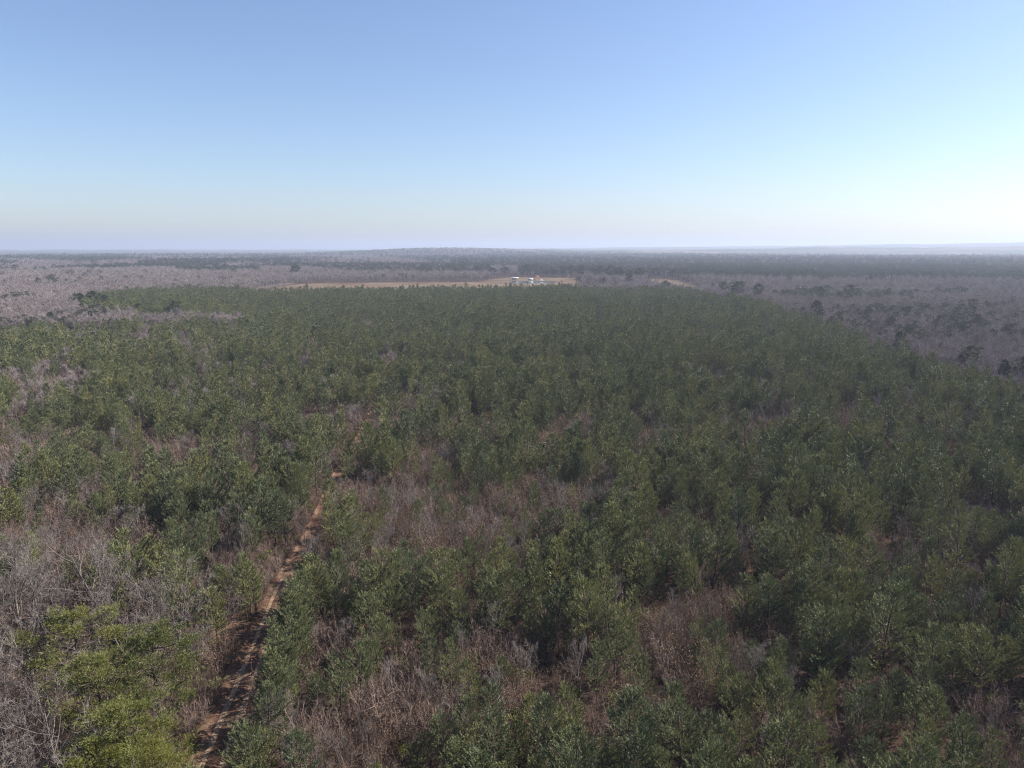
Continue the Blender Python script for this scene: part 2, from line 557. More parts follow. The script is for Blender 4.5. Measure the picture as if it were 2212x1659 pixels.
K = {}
def pines(n, seed, **kw):
    out = []
    for i in range(n):
        f = i / max(1, n - 1)
        out.append(build_pine(seed + i, 12 * (0.88 + 0.26 * ((i * 5) % n) / n), 2.0 + 1.15 * ((i * 3) % n) / n, 0.10 + 0.16 * ((i * 7) % n) / n, **kw))
    return out
K['pine'] = Kind('pine', pines(10, 100), M['pine_bark'], M['needle'])
K['pine_mid'] = Kind('pine_mid', pines(8, 200, whorl=0.75, per=5, tufts=9, blades=21, bl=0.34, bw=0.086, shoot=0.8, lod=1), M['pine_bark'], M['needle'])
K['pine_low'] = Kind('pine_low', pines(8, 300, whorl=1.0, per=5, tufts=6, blades=15, bl=0.46, bw=0.14, shoot=0.85, lod=2), M['pine_bark'], M['needle'])
K['old_pine'] = Kind('old_pine', [build_old_pine(400 + i, 19, 5.4 + 0.3 * i, 0.43, 40, 140, 0.40, 0.06) for i in range(4)], M['pine_bark'], M['needle_old'])
K['bright_pine'] = Kind('bright_pine', [build_old_pine(430 + i, 19, 5.6 + 0.3 * i, 0.40, 42, 150, 0.40, 0.06) for i in range(3)], M['pine_bark'], M['needle_bright'])
K['old_pine_far'] = Kind('old_pine_far', [build_old_pine(450 + i, 19, 3.6 + 0.5 * i, 0.42, 30, 34, 0.8, 0.22, 1) for i in range(4)], M['pine_bark'], M['needle_far'])
K['lone_pine'] = Kind('lone_pine', [build_old_pine(470 + i, 19, 4.2 + 0.4 * i, 0.38, 44, 70, 0.7, 0.2, 1) for i in range(4)], M['pine_bark'], M['needle_lone'])
K['bare'] = Kind('bare', [build_bare(500 + i, 15 + (i % 3), 0.5 + 0.05 * (i % 3), 4, (8, 5, 4), 6, 0.035, 0.19) for i in range(6)], M['bark'], M['twig_grey'])
K['bare_mid'] = Kind('bare_mid', [build_bare(600 + i, 15, 0.5, 3, (10, 6), 26, 0.05, 0.19, 3, 1.9) for i in range(5)], M['bark'], M['twig'])
K['bare_low'] = Kind('bare_low', [build_bare(700 + i, 15, 0.5, 2, (15,), 34, 0.10, 0.2, 3, 2.8) for i in range(5)], M['bark'], M['twig'])
K['brush'] = Kind('brush', [build_brush(800 + i, 3.4 + 0.45 * i, 15, 26, 0.036) for i in range(6)], M['brush'], M['dead_leaf'])
K['sapling'] = Kind('sapling', [build_brush(820 + i, 4.2 + 0.6 * i, 10, 14, 0.034, 46, 0.25, 0.085) for i in range(4)], M['brush'], M['dead_leaf'])
K['brush_low'] = Kind('brush_low', [build_brush(840 + i, 4.4, 9, 16, 0.085, 0, 0.36) for i in range(4)], M['brush'], M['dead_leaf'])
K['bush'] = Kind('bush', [build_bush(860 + i) for i in range(3)], M['brush'], M['bush'])
K['grass'] = Kind('grass', [build_grass(880 + i) for i in range(3)], M['straw'], M['straw'])

# ------------------------------------------------------------------ putting things into the scene
COL = SC.collection
def link(o, parent=None):
    COL.objects.link(o)
    if parent is not None:
        o.parent = parent
    return o

def tag(o, label=None, cat=None, group=None, kind=None):
    for k, v in (('label', label), ('category', cat), ('group', group), ('kind', kind)):
        if v:
            o[k] = v
    return o

def plant(name, kind, i, x, y, z, rz, s, label, cat, group, wood_name='trunk', leaf_name='crown', sz=None):
    root = bpy.data.objects.new(name, None)
    root.empty_display_size = 0.5
    link(root)
    root.location = (x, y, z)
    root.rotation_euler = (0, 0, rz)
    root.scale = (s, s, sz if sz else s)
    tag(root, label, cat, group)
    W, L = kind.meshes()
    i %= kind.n
    for me, nm in ((W[i], wood_name), (L[i], leaf_name)):
        if me is not None:
            link(bpy.data.objects.new(nm, me), root)
    return root

def scatter(name, kinds, P, kidx, scale, label, cat):
    """one mass of plants: kinds' variants on the points P, kidx says which kind"""
    col = bpy.data.collections.new(name + "_models")
    base, cnt = [], 0
    for k in kinds:
        base.append(cnt)
        for me in k.protos():
            o = bpy.data.objects.new("%s_%04d" % (name, cnt), me)
            col.objects.link(o)
            cnt += 1
    n = len(P)
    me = bpy.data.meshes.new(name)
    me.vertices.add(n)
    me.vertices.foreach_set("co", np.asarray(P, np.float32).ravel())
    var = np.array([k.n for k in kinds])[kidx]
    idx = np.array(base)[kidx] + (rng.random(n) * var).astype(int)
    rot = np.stack([rng.normal(0, 0.05, n), rng.normal(0, 0.05, n), rng.uniform(0, 6.283, n)], 1)
    s = np.asarray(scale)
    scl = np.stack([s * rng.uniform(0.88, 1.12, n), s * rng.uniform(0.88, 1.12, n), s * rng.uniform(0.92, 1.1, n)], 1)
    a = me.attributes.new("idx", 'INT', 'POINT'); a.data.foreach_set("value", idx.astype(np.int32))
    a = me.attributes.new("rot", 'FLOAT_VECTOR', 'POINT'); a.data.foreach_set("vector", rot.astype(np.float32).ravel())
    a = me.attributes.new("scl", 'FLOAT_VECTOR', 'POINT'); a.data.foreach_set("vector", scl.astype(np.float32).ravel())
    o = link(bpy.data.objects.new(name, me))
    ng = bpy.data.node_groups.new(name, 'GeometryNodeTree')
    ng.interface.new_socket("Geometry", in_out='INPUT', socket_type='NodeSocketGeometry')
    ng.interface.new_socket("Geometry", in_out='OUTPUT', socket_type='NodeSocketGeometry')
    gi, go = ng.nodes.new("NodeGroupInput"), ng.nodes.new("NodeGroupOutput")
    ci = ng.nodes.new("GeometryNodeCollectionInfo")
    ci.inputs["Collection"].default_value = col
    ci.inputs["Separate Children"].default_value = True
    ci.inputs["Reset Children"].default_value = True
    iop = ng.nodes.new("GeometryNodeInstanceOnPoints")
    iop.inputs["Pick Instance"].default_value = True
    ng.links.new(gi.outputs[0], iop.inputs["Points"])
    ng.links.new(ci.outputs[0], iop.inputs["Instance"])
    for nm, tp, sock in (("idx", 'INT', "Instance Index"), ("rot", 'FLOAT_VECTOR', "Rotation"), ("scl", 'FLOAT_VECTOR', "Scale")):
        na = ng.nodes.new("GeometryNodeInputNamedAttribute")
        na.data_type = tp
        na.inputs["Name"].default_value = nm
        ng.links.new(na.outputs[0], iop.inputs[sock])
    ng.links.new(iop.outputs[0], go.inputs[0])
    md = o.modifiers.new("scatter", 'NODES')
    md.node_group = ng
    tag(o, label, cat, None, 'stuff')
    return o

# ------------------------------------------------------------------ terrain
def terrain(x, y):
    x, y = np.asarray(x, float), np.asarray(y, float)
    r = np.hypot(x, y)
    az = np.arctan2(x, y)
    ax = np.tan(np.clip(az, -1.35, 1.35)) * 2169 + 1536        # column of the photograph (3072 wide)
    front = np.where(np.cos(az) > 0.2, 1, 0.0)
    n1 = fnoise(az * 40, r * 0 + 3, 1.7, 31)
    n2 = fnoise(az * 40, r * 0 + 9, 1.3, 57)
    h = front * 48 * np.exp(-((ax - 1340) / 330) ** 2) * np.exp(-((r - 6600) / 1300) ** 2)
    h = h + front * 26 * np.exp(-((ax - 1900) / 500) ** 2) * np.exp(-((r - 7600) / 900) ** 2)
    up = 1 / (1 + np.exp(-(ax - 2000) / 170))
    h = h + (60 * up * (0.75 + 0.5 * n1)) * np.exp(-((r - 9300) / 1200) ** 2) * front
    up2 = np.clip((ax - 1500) / 1500, 0, 1.15)
    h = h + ((42 + 98 * up2) * (0.92 + 0.16 * n2) * (ax > 1200) + 24 * (ax <= 1200) * (0.7 + 0.6 * n2)) * np.exp(-((r - 14500) / 1900) ** 2)
    h = h + np.clip((r - 2500) / 2500, 0, 1) * 10 * (fnoise(x, y, 1400, 12) - 0.5)
    return h

def sheet(name, rings, azs, zfun, mat, closed=False):
    Rr, Aa = np.meshgrid(rings, azs, indexing='ij')
    X, Y = Rr * np.sin(Aa), Rr * np.cos(Aa)
    Z = zfun(X, Y)
    nr, na = Rr.shape
    V = np.stack([X, Y, Z], -1).reshape(-1, 3)
    i, j = np.meshgrid(np.arange(nr - 1), np.arange(na - 1), indexing='ij')
    a = (i * na + j).ravel()
    f = np.stack([a, a + na, a + na + 1, a + 1], 1)
    mb = MB()
    mb.add(V, f[:, ::-1])
    return link(bpy.data.objects.new(name, mb.mesh(name, [mat], True)))

def ground_material():
    m, nt, out = newmat("forest_floor")
    g = N(nt, "ShaderNodeNewGeometry")
    n1 = N(nt, "ShaderNodeTexNoise", Scale=0.06, Detail=4.0)
    n2 = N(nt, "ShaderNodeTexNoise", Scale=0.9, Detail=6.0, Roughness=0.7)
    for n in (n1, n2):
        nt.links.new(g.outputs["Position"], n.inputs["Vector"])
    a = ramp(nt, n1.outputs[0], [(0.35, (0.046, 0.028, 0.020)), (0.5, (0.056, 0.037, 0.028)), (0.65, (0.070, 0.051, 0.039))])
    b = ramp(nt, n2.outputs[0], [(0.3, (0.55, 0.5, 0.5)), (0.7, (1.3, 1.2, 1.15))])
    p = N(nt, "ShaderNodeBsdfPrincipled", Roughness=0.95)
    p.inputs["Specular IOR Level"].default_value = 0.1
    nt.links.new(mul(nt, a, b), p.inputs["Base Color"])
    bp = N(nt, "ShaderNodeBump", Strength=0.6, Distance=0.3)
    nt.links.new(n2.outputs[0], bp.inputs["Height"])
    nt.links.new(bp.outputs[0], p.inputs["Normal"])
    nt.links.new(p.outputs[0], out.inputs[0])
    return m

def canopy_material():
    m, nt, out = newmat("far_canopy")
    g = N(nt, "ShaderNodeNewGeometry")
    n1 = N(nt, "ShaderNodeTexNoise", Scale=0.0009, Detail=4.0, Roughness=0.6)
    n2 = N(nt, "ShaderNodeTexNoise", Scale=0.02, Detail=3.0)
    for n in (n1, n2):
        nt.links.new(g.outputs["Position"], n.inputs["Vector"])
    a = ramp(nt, n1.outputs[0], [(0.42, (0.12, 0.095, 0.092)), (0.50, (0.045, 0.056, 0.034)), (0.60, (0.036, 0.048, 0.029))])
    b = ramp(nt, n2.outputs[0], [(0.3, (0.75, 0.75, 0.75)), (0.7, (1.2, 1.2, 1.2))])
    p = N(nt, "ShaderNodeBsdfPrincipled", Roughness=1.0)
    p.inputs["Specular IOR Level"].default_value = 0.0
    nt.links.new(mul(nt, a, b), p.inputs["Base Color"])
    nt.links.new(p.outputs[0], out.inputs[0])
    return m

M['ground'] = ground_material()
M['canopy'] = canopy_material()
EDGE = 30000.0
rings = np.concatenate([np.linspace(0.5, 400, 30), np.geomspace(430, EDGE, 90)])
azs = np.concatenate([np.radians(np.arange(-180, -45, 3.0)), np.radians(np.arange(-45, 45.01, 0.3)), np.radians(np.arange(48, 180.1, 3.0))])
ground = sheet("ground", rings, azs, terrain, M['ground'])
tag(ground, "rust brown forest floor under the trees", "ground", kind='structure')

def canopy_z(x, y):
    r = np.hypot(x, y)
    lump = fnoise(x, y, 60, 91) * 9
    stand = np.where(fnoise(x, y, 900, 77) > 0.52, 5.0, 0.0)
    e = np.clip((r - 6000) / 300, 0, 1)
    return terrain(x, y) + (4 + lump + stand + rng.random(x.shape) * 7) * e - 3 * (1 - e)
far_rings = np.geomspace(6000, EDGE * 0.985, 170)
far_azs = np.radians(np.arange(-46, 46.01, 0.07))
far_woods = sheet("far_forest", far_rings, far_azs, canopy_z, M['canopy'])
tag(far_woods, "blue hazy mass of distant woods on the low hills along the horizon", "forest", kind='stuff')

# ------------------------------------------------------------------ roads, field, pond
ROAD_PX = [(405, 1780), (455, 1659), (500, 1550), (545, 1436), (573, 1365), (600, 1290), (640, 1210), (680, 1146), (702, 1095), (730, 1030),
           (764, 972), (784, 935), (812, 882), (846, 850), (880, 822), (930, 787), (985, 755), (1030, 728)]
ROAD = np.array([ground_at(*p) for p in ROAD_PX])
def smooth_line(pts, n):
    pts = np.asarray(pts)
    d = np.concatenate([[0], np.cumsum(np.linalg.norm(np.diff(pts, axis=0), axis=1))])
    t = np.linspace(0, d[-1], n)
    q = np.stack([np.interp(t, d, pts[:, 0]), np.interp(t, d, pts[:, 1])], 1)
    k = np.ones(9) / 9
    qq = np.stack([np.convolve(np.pad(q[:, i], 4, 'edge'), k, 'valid') for i in range(2)], 1)
    return qq
ROADC = smooth_line(ROAD, 260)
SPUR = smooth_line([ground_at(590, 1362), ground_at(545, 1368), ground_at(505, 1352), ground_at(470, 1345)], 24)

def road_dist(x, y, line=None):
    """signed distance to the road's centre line: positive on the side away from the trees on the left"""
    line = ROADC if line is None else line
    x, y = np.asarray(x), np.asarray(y)
    best = np.full(x.shape, 1e9)
    sgn = np.ones(x.shape)
    for i in range(0, len(line) - 1):
        a, b = line[i], line[i + 1]
        d = b - a
        L2 = d.dot(d) + 1e-9
        t = np.clip(((x - a[0]) * d[0] + (y - a[1]) * d[1]) / L2, 0, 1)
        qx, qy = x - a[0] - t * d[0], y - a[1] - t * d[1]
        ds = np.hypot(qx, qy)
        w = ds < best
        best = np.where(w, ds, best)
        sgn = np.where(w, np.sign(d[1] * qx - d[0] * qy), sgn)
    return best, sgn

def road_mesh(name, line, prof, mat, lift):
    """cross-section prof = [(offset, height), ...] swept along the line"""
    t = np.gradient(line, axis=0)
    t /= np.linalg.norm(t, axis=1, keepdims=True)
    nrm = np.stack([t[:, 1], -t[:, 0]], 1)
    n, k = len(line), len(prof)
    V = np.zeros((n, k, 3))
    wid = np.interp(line[:, 1], [80, 110, 140, 240], [1.4, 1.25, 1.0, 0.8])
    for j, (o, h) in enumerate(prof):
        wob = (fnoise(np.arange(n) * 1.0, np.full(n, j * 3.1), 5, 5 + j) - 0.5) * (1.3 if j in (0, k - 1) and k > 4 else 0.25)
        V[:, j, :2] = line + nrm * ((o + wob) * wid)[:, None]
        V[:, j, 2] = lift + h + (rng.random(n) * 0.05 if 0 < j < k - 1 else 0)
    i, j = np.meshgrid(np.arange(n - 1), np.arange(k - 1), indexing='ij')
    a = (i * k + j).ravel()
    mb = MB()
    mb.add(V.reshape(-1, 3), np.stack([a, a + 1, a + k + 1, a + k], 1))
    o = link(bpy.data.objects.new(name, mb.mesh(name, [mat], True)))
    return o

def dirt_material():
    m, nt, out = newmat("sandy_clay")
    g = N(nt, "ShaderNodeNewGeometry")
    n1 = N(nt, "ShaderNodeTexNoise", Scale=0.25, Detail=5.0)
    n2 = N(nt, "ShaderNodeTexNoise", Scale=3.0, Detail=6.0, Roughness=0.7)
    for n in (n1, n2):
        nt.links.new(g.outputs["Position"], n.inputs["Vector"])
    a = ramp(nt, n1.outputs[0], [(0.36, (0.085, 0.043, 0.030)), (0.52, (0.110, 0.065, 0.044)), (0.66, (0.155, 0.104, 0.071))])
    b = ramp(nt, n2.outputs[0], [(0.3, (0.7, 0.7, 0.7)), (0.7, (1.15, 1.15, 1.15))])
    p = N(nt, "ShaderNodeBsdfPrincipled", Roughness=0.95)
    p.inputs["Specular IOR Level"].default_value = 0.1
    nt.links.new(mul(nt, a, b), p.inputs["Base Color"])
    bp = N(nt, "ShaderNodeBump", Strength=0.5, Distance=0.12)
    nt.links.new(n2.outputs[0], bp.inputs["Height"])
    nt.links.new(bp.outputs[0], p.inputs["Normal"])
    nt.links.new(p.outputs[0], out.inputs[0])
    return m
M['dirt'] = dirt_material()
road = road_mesh("dirt_road", ROADC, [(-2.7, -0.03), (-2.2, 0.30), (-1.9, 0.27), (-1.5, 0.03), (-1.05, -0.02), (-0.7, 0.02), (-0.3, 0.11), (0.3, 0.11), (0.7, 0.02),
                                      (1.05, -0.02), (1.45, 0.05), (1.9, 0.16), (2.4, -0.03)], M['dirt'], 0.012)
tag(road, "sandy orange dirt track running up between the pines", "dirt road", kind='structure')
M['rut'] = plain("packed_sand", (0.215, 0.150, 0.100), 0.95, 0.25, 0.7, 0.1)
for off in (-0.88, 0.88):
    rut = road_mesh("wheel_rut", ROADC[ROADC[:, 1] < 136], [(off - 0.26, 0.03), (off - 0.12, 0.015), (off + 0.12, 0.015), (off + 0.26, 0.03)], M['rut'], 0.06)
    rut.parent = road
spur = road_mesh("dirt_path", SPUR, [(-3.0, -0.02), (-1.6, 0.02), (0, 0.03), (1.6, 0.02), (3.0, -0.02)], M['dirt'], 0.03)
tag(spur, "sandy turn-off opening on the left of the dirt track", "path", kind='structure')

def poly_sheet(name, poly_px, mat, z, kind='structure', label=None, cat=None, sub=0, wob=0.0):
    pts = []
    for i in range(len(poly_px)):
        a, b = np.array(poly_px[i], float), np.array(poly_px[(i + 1) % len(poly_px)], float)
        k = max(1, sub)
        for s in range(k):
            pts.append(ground_at(*(a + (b - a) * s / k)))
    pts = np.array(pts) + rng.normal(0, wob, (len(pts), 2))
    me = bpy.data.meshes.new(name)
    me.from_pydata([(p[0], p[1], z) for p in pts], [], [list(range(len(pts)))])
    me.materials.append(mat)
    me.update()
    if me.polygons[0].normal.z < 0:
        me.flip_normals()
    o = link(bpy.data.objects.new(name, me))
    return tag(o, label, cat, kind=kind)

FIELD_PX = [(540, 634), (590, 622), (650, 613.5), (700, 611.5), (1040, 609), (1062, 604), (1100, 599), (1240, 599.5), (1262, 606), (1250, 640), (1000, 660), (560, 650)]
FIELD2_PX = [(1378, 604.5), (1420, 603), (1460, 604), (1508, 620), (1502, 634), (1412, 622)]
CLEAR_PX = [(540, 600), (620, 592.5), (632, 595), (560, 606)]
CLEAR2_PX = [(2100, 604), (2300, 603), (2300, 607), (2110, 607)]

def field_material():
    m, nt, out = newmat("dry_pasture")
    g = N(nt, "ShaderNodeNewGeometry")
    n1 = N(nt, "ShaderNodeTexNoise", Scale=0.012, Detail=5.0)
    n2 = N(nt, "ShaderNodeTexNoise", Scale=0.25, Detail=6.0)
    for n in (n1, n2):
        nt.links.new(g.outputs["Position"], n.inputs["Vector"])
    a = ramp(nt, n1.outputs[0], [(0.35, (0.092, 0.064, 0.047)), (0.5, (0.118, 0.086, 0.060)), (0.65, (0.142, 0.110, 0.083))])
    b = ramp(nt, n2.outputs[0], [(0.3, (0.75, 0.75, 0.75)), (0.7, (1.15, 1.15, 1.15))])
    p = N(nt, "ShaderNodeBsdfPrincipled", Roughness=1.0)
    p.inputs["Specular IOR Level"].default_value = 0.0
    nt.links.new(mul(nt, a, b), p.inputs["Base Color"])
    nt.links.new(p.outputs[0], out.inputs[0])
    return m
M['field'] = field_material()
poly_sheet("field", FIELD_PX, M['field'], 0.06, label="tan dry pasture beyond the pine plantation", cat="field", sub=4, wob=2)
poly_sheet("field", FIELD2_PX, M['field'], 0.06, label="tan and pink open ground behind the plantation, right of the pasture", cat="field", sub=4, wob=2)
poly_sheet("field", CLEAR_PX, M['field'], 0.06, label="small tan clearing among the grey woods far left", cat="field", sub=4, wob=2)
poly_sheet("field", CLEAR2_PX, M['field'], 0.06, label="narrow tan clearing before the dark pine band far right", cat="field", sub=4, wob=2)
def litter_material():
    m, nt, out = newmat("pale_leaf_litter")
    g = N(nt, "ShaderNodeNewGeometry")
    n2 = N(nt, "ShaderNodeTexNoise", Scale=0.12, Detail=6.0, Roughness=0.7)
    nt.links.new(g.outputs["Position"], n2.inputs["Vector"])
    p = N(nt, "ShaderNodeBsdfPrincipled", Roughness=1.0)
    p.inputs["Specular IOR Level"].default_value = 0.0
    nt.links.new(ramp(nt, n2.outputs[0], [(0.3, (0.105, 0.082, 0.070)), (0.7, (0.175, 0.142, 0.125))]), p.inputs["Base Color"])
    nt.links.new(p.outputs[0], out.inputs[0])
    return m
M['litter'] = litter_material()
poly_sheet("ground", [(1490, 630), (1560, 648), (1700, 680), (1900, 744), (2212, 850), (2900, 1060), (2900, 600), (2212, 596), (1520, 598), (1515, 622)], M['litter'], 0.03, label="pale leaf litter under the bare woods on the right", cat="ground")
poly_sheet("ground", [(-700, 735), (0, 708), (120, 690), (150, 655), (230, 637), (520, 631), (575, 622), (640, 612), (535, 607), (535, 596), (-700, 592)], M['litter'], 0.03, label="pale leaf litter under the bare woods on the far left", cat="ground")
m, nt, out = newmat("pond_water")
p = N(nt, "ShaderNodeBsdfPrincipled", Roughness=0.08)
p.inputs["Base Color"].default_value = (0.05, 0.06, 0.06, 1)
tc = N(nt, "ShaderNodeNewGeometry")
nz = N(nt, "ShaderNodeTexNoise", Scale=0.8, Detail=3.0)
nt.links.new(tc.outputs["Position"], nz.inputs["Vector"])
bp = N(nt, "ShaderNodeBump", Strength=0.05, Distance=0.1)
nt.links.new(nz.outputs[0], bp.inputs["Height"])
nt.links.new(bp.outputs[0], p.inputs["Normal"])
nt.links.new(p.outputs[0], out.inputs[0])
M['water'] = m
POND_PX = [(1096, 609.5), (1110, 607.3), (1150, 607.2), (1185, 608), (1210, 609), (1190, 611.6), (1150, 612.6), (1115, 611.8)]
poly_sheet("pond", POND_PX, M['water'], 0.10, label="pale pond in front of the white open shed", cat="pond", sub=4, wob=1)

# ------------------------------------------------------------------ where plants grow (masks in the landscape)
PINE_PX = [(150, 645), (232, 630), (330, 624), (480, 623), (580, 629), (700, 626), (1240, 620), (1330, 623), (1480, 624), (1560, 641), (1640, 653),
           (1700, 672), (1800, 700), (1900, 735), (2000, 770), (2100, 803), (2212, 838), (2600, 950), (3200, 1150), (3200, 2600), (-900, 2600),
           (-900, 740), (-400, 712), (0, 703), (200, 697), (400, 692), (520, 689), (520, 683), (400, 679), (250, 676), (190, 668)]
HARD_PX = [(-400, 1300), (-60, 1300), (130, 1285), (240, 1320), (300, 1365), (420, 1425), (435, 1560), (420, 1700), (350, 1900), (300, 2600), (-900, 2600)]
GAPS = [(120, 845, 90, 26), (440, 775, 45, 16), (30, 820, 50, 12), (60, 985, 70, 36), (15, 1050, 40, 22), (346, 985, 28, 28), (392, 1034, 42, 26),
        (465, 1085, 36, 18), (205, 1078, 36, 13), (230, 1175, 130, 42), (150, 1215, 120, 50), (945, 1005, 45, 42), (905, 1035, 40, 22), (873, 1075, 28, 28),
        (1020, 1160, 105, 40), (920, 1190, 48, 46), (1095, 1110, 38, 32), (1236, 1100, 40, 28), (1160, 1065, 38, 18), (1306, 1060, 38, 36),
        (1412, 975, 34, 36), (1377, 1032, 26, 26), (1119, 885, 36, 13), (1240, 925, 58, 13), (845, 790, 28, 16), (986, 757, 12, 9), (1185, 972, 20, 22),
        (654, 820, 14, 7), (818, 1270, 60, 40), (923, 1240, 50, 36), (1062, 1430, 95, 52), (870, 1460, 56, 34), (715, 1395, 66, 34), (853, 1560, 105, 60),
        (590, 1585, 95, 62), (690, 1625, 70, 40), (1125, 1516, 28, 34), (1167, 1394, 38, 34), (1385, 1183, 20, 13), (1345, 1330, 24, 30), (1438, 1405, 46, 38),
        (1490, 1465, 48, 18), (1416, 1570, 52, 48), (1729, 1536, 36, 24), (2095, 1390, 52, 38), (2108, 1250, 20, 13), (1688, 1415, 24, 20),
        (1675, 925, 48, 20), (1641, 1055, 18, 36), (1850, 882, 11, 11), (2110, 905, 78, 13), (1237, 1116, 40, 22), (1000, 1330, 40, 22), (1960, 1230, 26, 18),
        (700, 1240, 30, 24), (560, 760, 24, 8), (300, 735, 40, 8), (1390, 700, 16, 6), (1580, 930, 22, 14), (1560, 1180, 16, 26), (2040, 1020, 22, 16)]
# shrubby ground: few pines, and smaller ones
SPARSE = [(920, 1540, 280, 150), (1420, 1500, 130, 120), (1030, 1130, 260, 110), (120, 1180, 200, 90), (230, 1000, 250, 70)]

def ellipses(x, y, z, lst, soft=0.25):
    px, py = proj(x, y, z)
    v = np.zeros(np.shape(px))
    for cx, cyy, rx, ry in lst:
        d = np.hypot((px - cx) / rx, (py - cyy) / ry)
        v = np.maximum(v, np.clip((1 + soft - d) / (2 * soft), 0, 1))
    return v

def jgrid(r0, r1, step, half=1.06):
    """jittered points over the wedge of land in view, with some to spare on either side"""
    xs = np.arange(-r1 * 0.88, r1 * 0.88, step)
    ys = np.arange(r0 * 0.6, r1, step)
    X, Y = np.meshgrid(xs, ys)
    X = (X + (np.arange(len(ys)) % 2)[:, None] * step * 0.5 + rng.uniform(-0.36, 0.36, X.shape) * step).ravel()
    Y = (Y + rng.uniform(-0.36, 0.36, Y.size).reshape(Y.shape) * step).ravel() if False else (Y + rng.uniform(-0.36, 0.36, Y.shape) * step).ravel()
    r = np.hypot(X, Y)
    k = (r >= r0) & (r < r1) & (np.abs(X) < (Y * 0.735 + 22) * half) & (Y > 52)
    return X[k], Y[k]

def off_road(x, y, left, right):
    d, s = road_dist(x, y)
    left, right = left * np.interp(y, [90, 110, 120, 200, 280, 340], [1.3, 1.2, 0.85, 0.78, 0.75, 0.3]), right * np.interp(y, [90, 110, 120, 200, 280, 340], [1.4, 1.3, 0.82, 0.74, 0.7, 0.3])
    d2, s2 = road_dist(x, y, SPUR)
    return ((s < 0) & (d > left) | (s >= 0) & (d > right)) & (d2 > 2.6)

CLEARINGS = [(ground_at(578, 1362), 3.6), (ground_at(1181, 985), 4.6), (ground_at(1196, 1010), 2.6), (ground_at(986, 762), 4.5)]
def off_clear(x, y):
    k = np.ones(np.shape(x), bool)
    for (cx, cyy), r in CLEARINGS:
        k &= np.hypot((x - cx), (y - cyy)) > r
    (cx, cyy), _r = CLEARINGS[1]                       # the open lane in front of the hunting stand
    t = np.clip((x * cx + y * cyy) / (cx * cx + cyy * cyy), 1 - 34 / math.hypot(cx, cyy), 1)
    k &= np.hypot(x - cx * t, y - cyy * t) > 1.9
    return k

# plantation pines
x, y = jgrid(60, 1150, 4.25)
px, py = proj(x, y, 10.0)
ok = inpoly(px, py, PINE_PX)
pxh, pyh = proj(x, y, 3.0)
ok &= ~inpoly(pxh, pyh, HARD_PX)
x, y = x[ok], y[ok]
gap = ellipses(x, y, 3.0, GAPS)
spa = ellipses(x, y, 3.0, SPARSE, 0.35)
nz1 = fnoise(x, y, 22, 3)
prob = 0.97 - 0.60 * gap - 0.10 * spa
mott = fnoise(x, y, 13, 71)
prob = np.where(nz1 > 0.68, prob * 0.3, prob)
prob = np.where((mott > np.where(x < -20, 0.55, 0.61)) & (np.hypot(x, y) < 650), prob * np.where(x < -20, 0.25, 0.35), prob)
prob = np.where(vnoise(x, y, 8.5, 81) < 0.30, prob * 0.25, prob)
prob = np.where((vnoise(x, y, 15, 83) < 0.26) & (np.hypot(x, y) > 220), prob * 0.15, prob)
near = np.hypot(x, y) < 420
keep = (rng.random(len(x)) < prob)
ok2 = np.ones(len(x), bool)
ok2[near] = off_road(x[near], y[near], 3.0, 4.6) & off_clear(x[near], y[near])
keep &= ok2
x, y, gap, spa = x[keep], y[keep], gap[keep], spa[keep]
hs = (0.74 + 0.42 * fnoise(x, y, 60, 9) + rng.normal(0, 0.15, len(x))) * (1 - 0.26 * spa) * (1 - 0.25 * gap)
hs = np.clip(hs, 0.42, 1.3)
PX, PY, PS = x, y, hs
BANK = [(82, 7.6, .95), (88, 7.4, .98), (93, 7.5, .9), (97.5, 7.6, 1.02), (102, 7.4, 1.0), (107, 7.5, 1.05), (86, 7.0, .95), (90, 8.5, .8), (95, 6.6, 1.0), (99, 8.4, .85), (104, 6.5, .9), (110, 7.0, 1.0), (113, 10.0, 1.1), (117, 8.0, 1.15)]
for yy, off, sc_ in BANK:
    q = int(np.argmin(np.abs(ROADC[:, 1] - yy)))
    tt = ROADC[q + 1] - ROADC[q - 1]
    tt = tt / np.linalg.norm(tt)
    PX, PY, PS = np.append(PX, ROADC[q, 0] + tt[1] * off), np.append(PY, ROADC[q, 1] - tt[0] * off), np.append(PS, sc_)

# hardwoods and mixed woods
hx, hy = jgrid(60, 1200, 5.2)
px, py = proj(hx, hy, 10.0)
pine_area = inpoly(px, py, PINE_PX)
qx, qy = proj(hx, hy, 3.0)
wild = inpoly(qx, qy, HARD_PX)
fx, fy = proj(hx, hy, 0.0)
open_ = inpoly(fx, fy, FIELD_PX) | inpoly(fx, fy, FIELD2_PX) | inpoly(fx, fy, CLEAR_PX)
k = (~pine_area | wild) & ~open_
nearm = np.hypot(hx, hy) < 420
orr = np.ones(len(hx), bool)
orr[nearm] = off_road(hx[nearm], hy[nearm], 4.5, 5)
k &= orr & (rng.random(len(hx)) < np.where(wild, 0.85, 0.92))
HX, HY = hx[k], hy[k]
mx_, my_ = jgrid(1200, 2600, 8.5)
fx, fy = proj(mx_, my_, 0.0)
k = ~(inpoly(fx, fy, FIELD_PX) | inpoly(fx, fy, FIELD2_PX) | inpoly(fx, fy, CLEAR_PX) | inpoly(fx, fy, CLEAR2_PX)) & (rng.random(len(mx_)) < 0.92)
HX, HY = np.concatenate([HX, mx_[k]]), np.concatenate([HY, my_[k]])
wx, wy = jgrid(2600, 6200, 24)
k = (rng.random(len(wx)) < np.clip(3400 / np.hypot(wx, wy), 0, 1))
HX, HY = np.concatenate([HX, wx[k]]), np.concatenate([HY, wy[k]])
tx, ty = proj(HX, HY, 14.0)
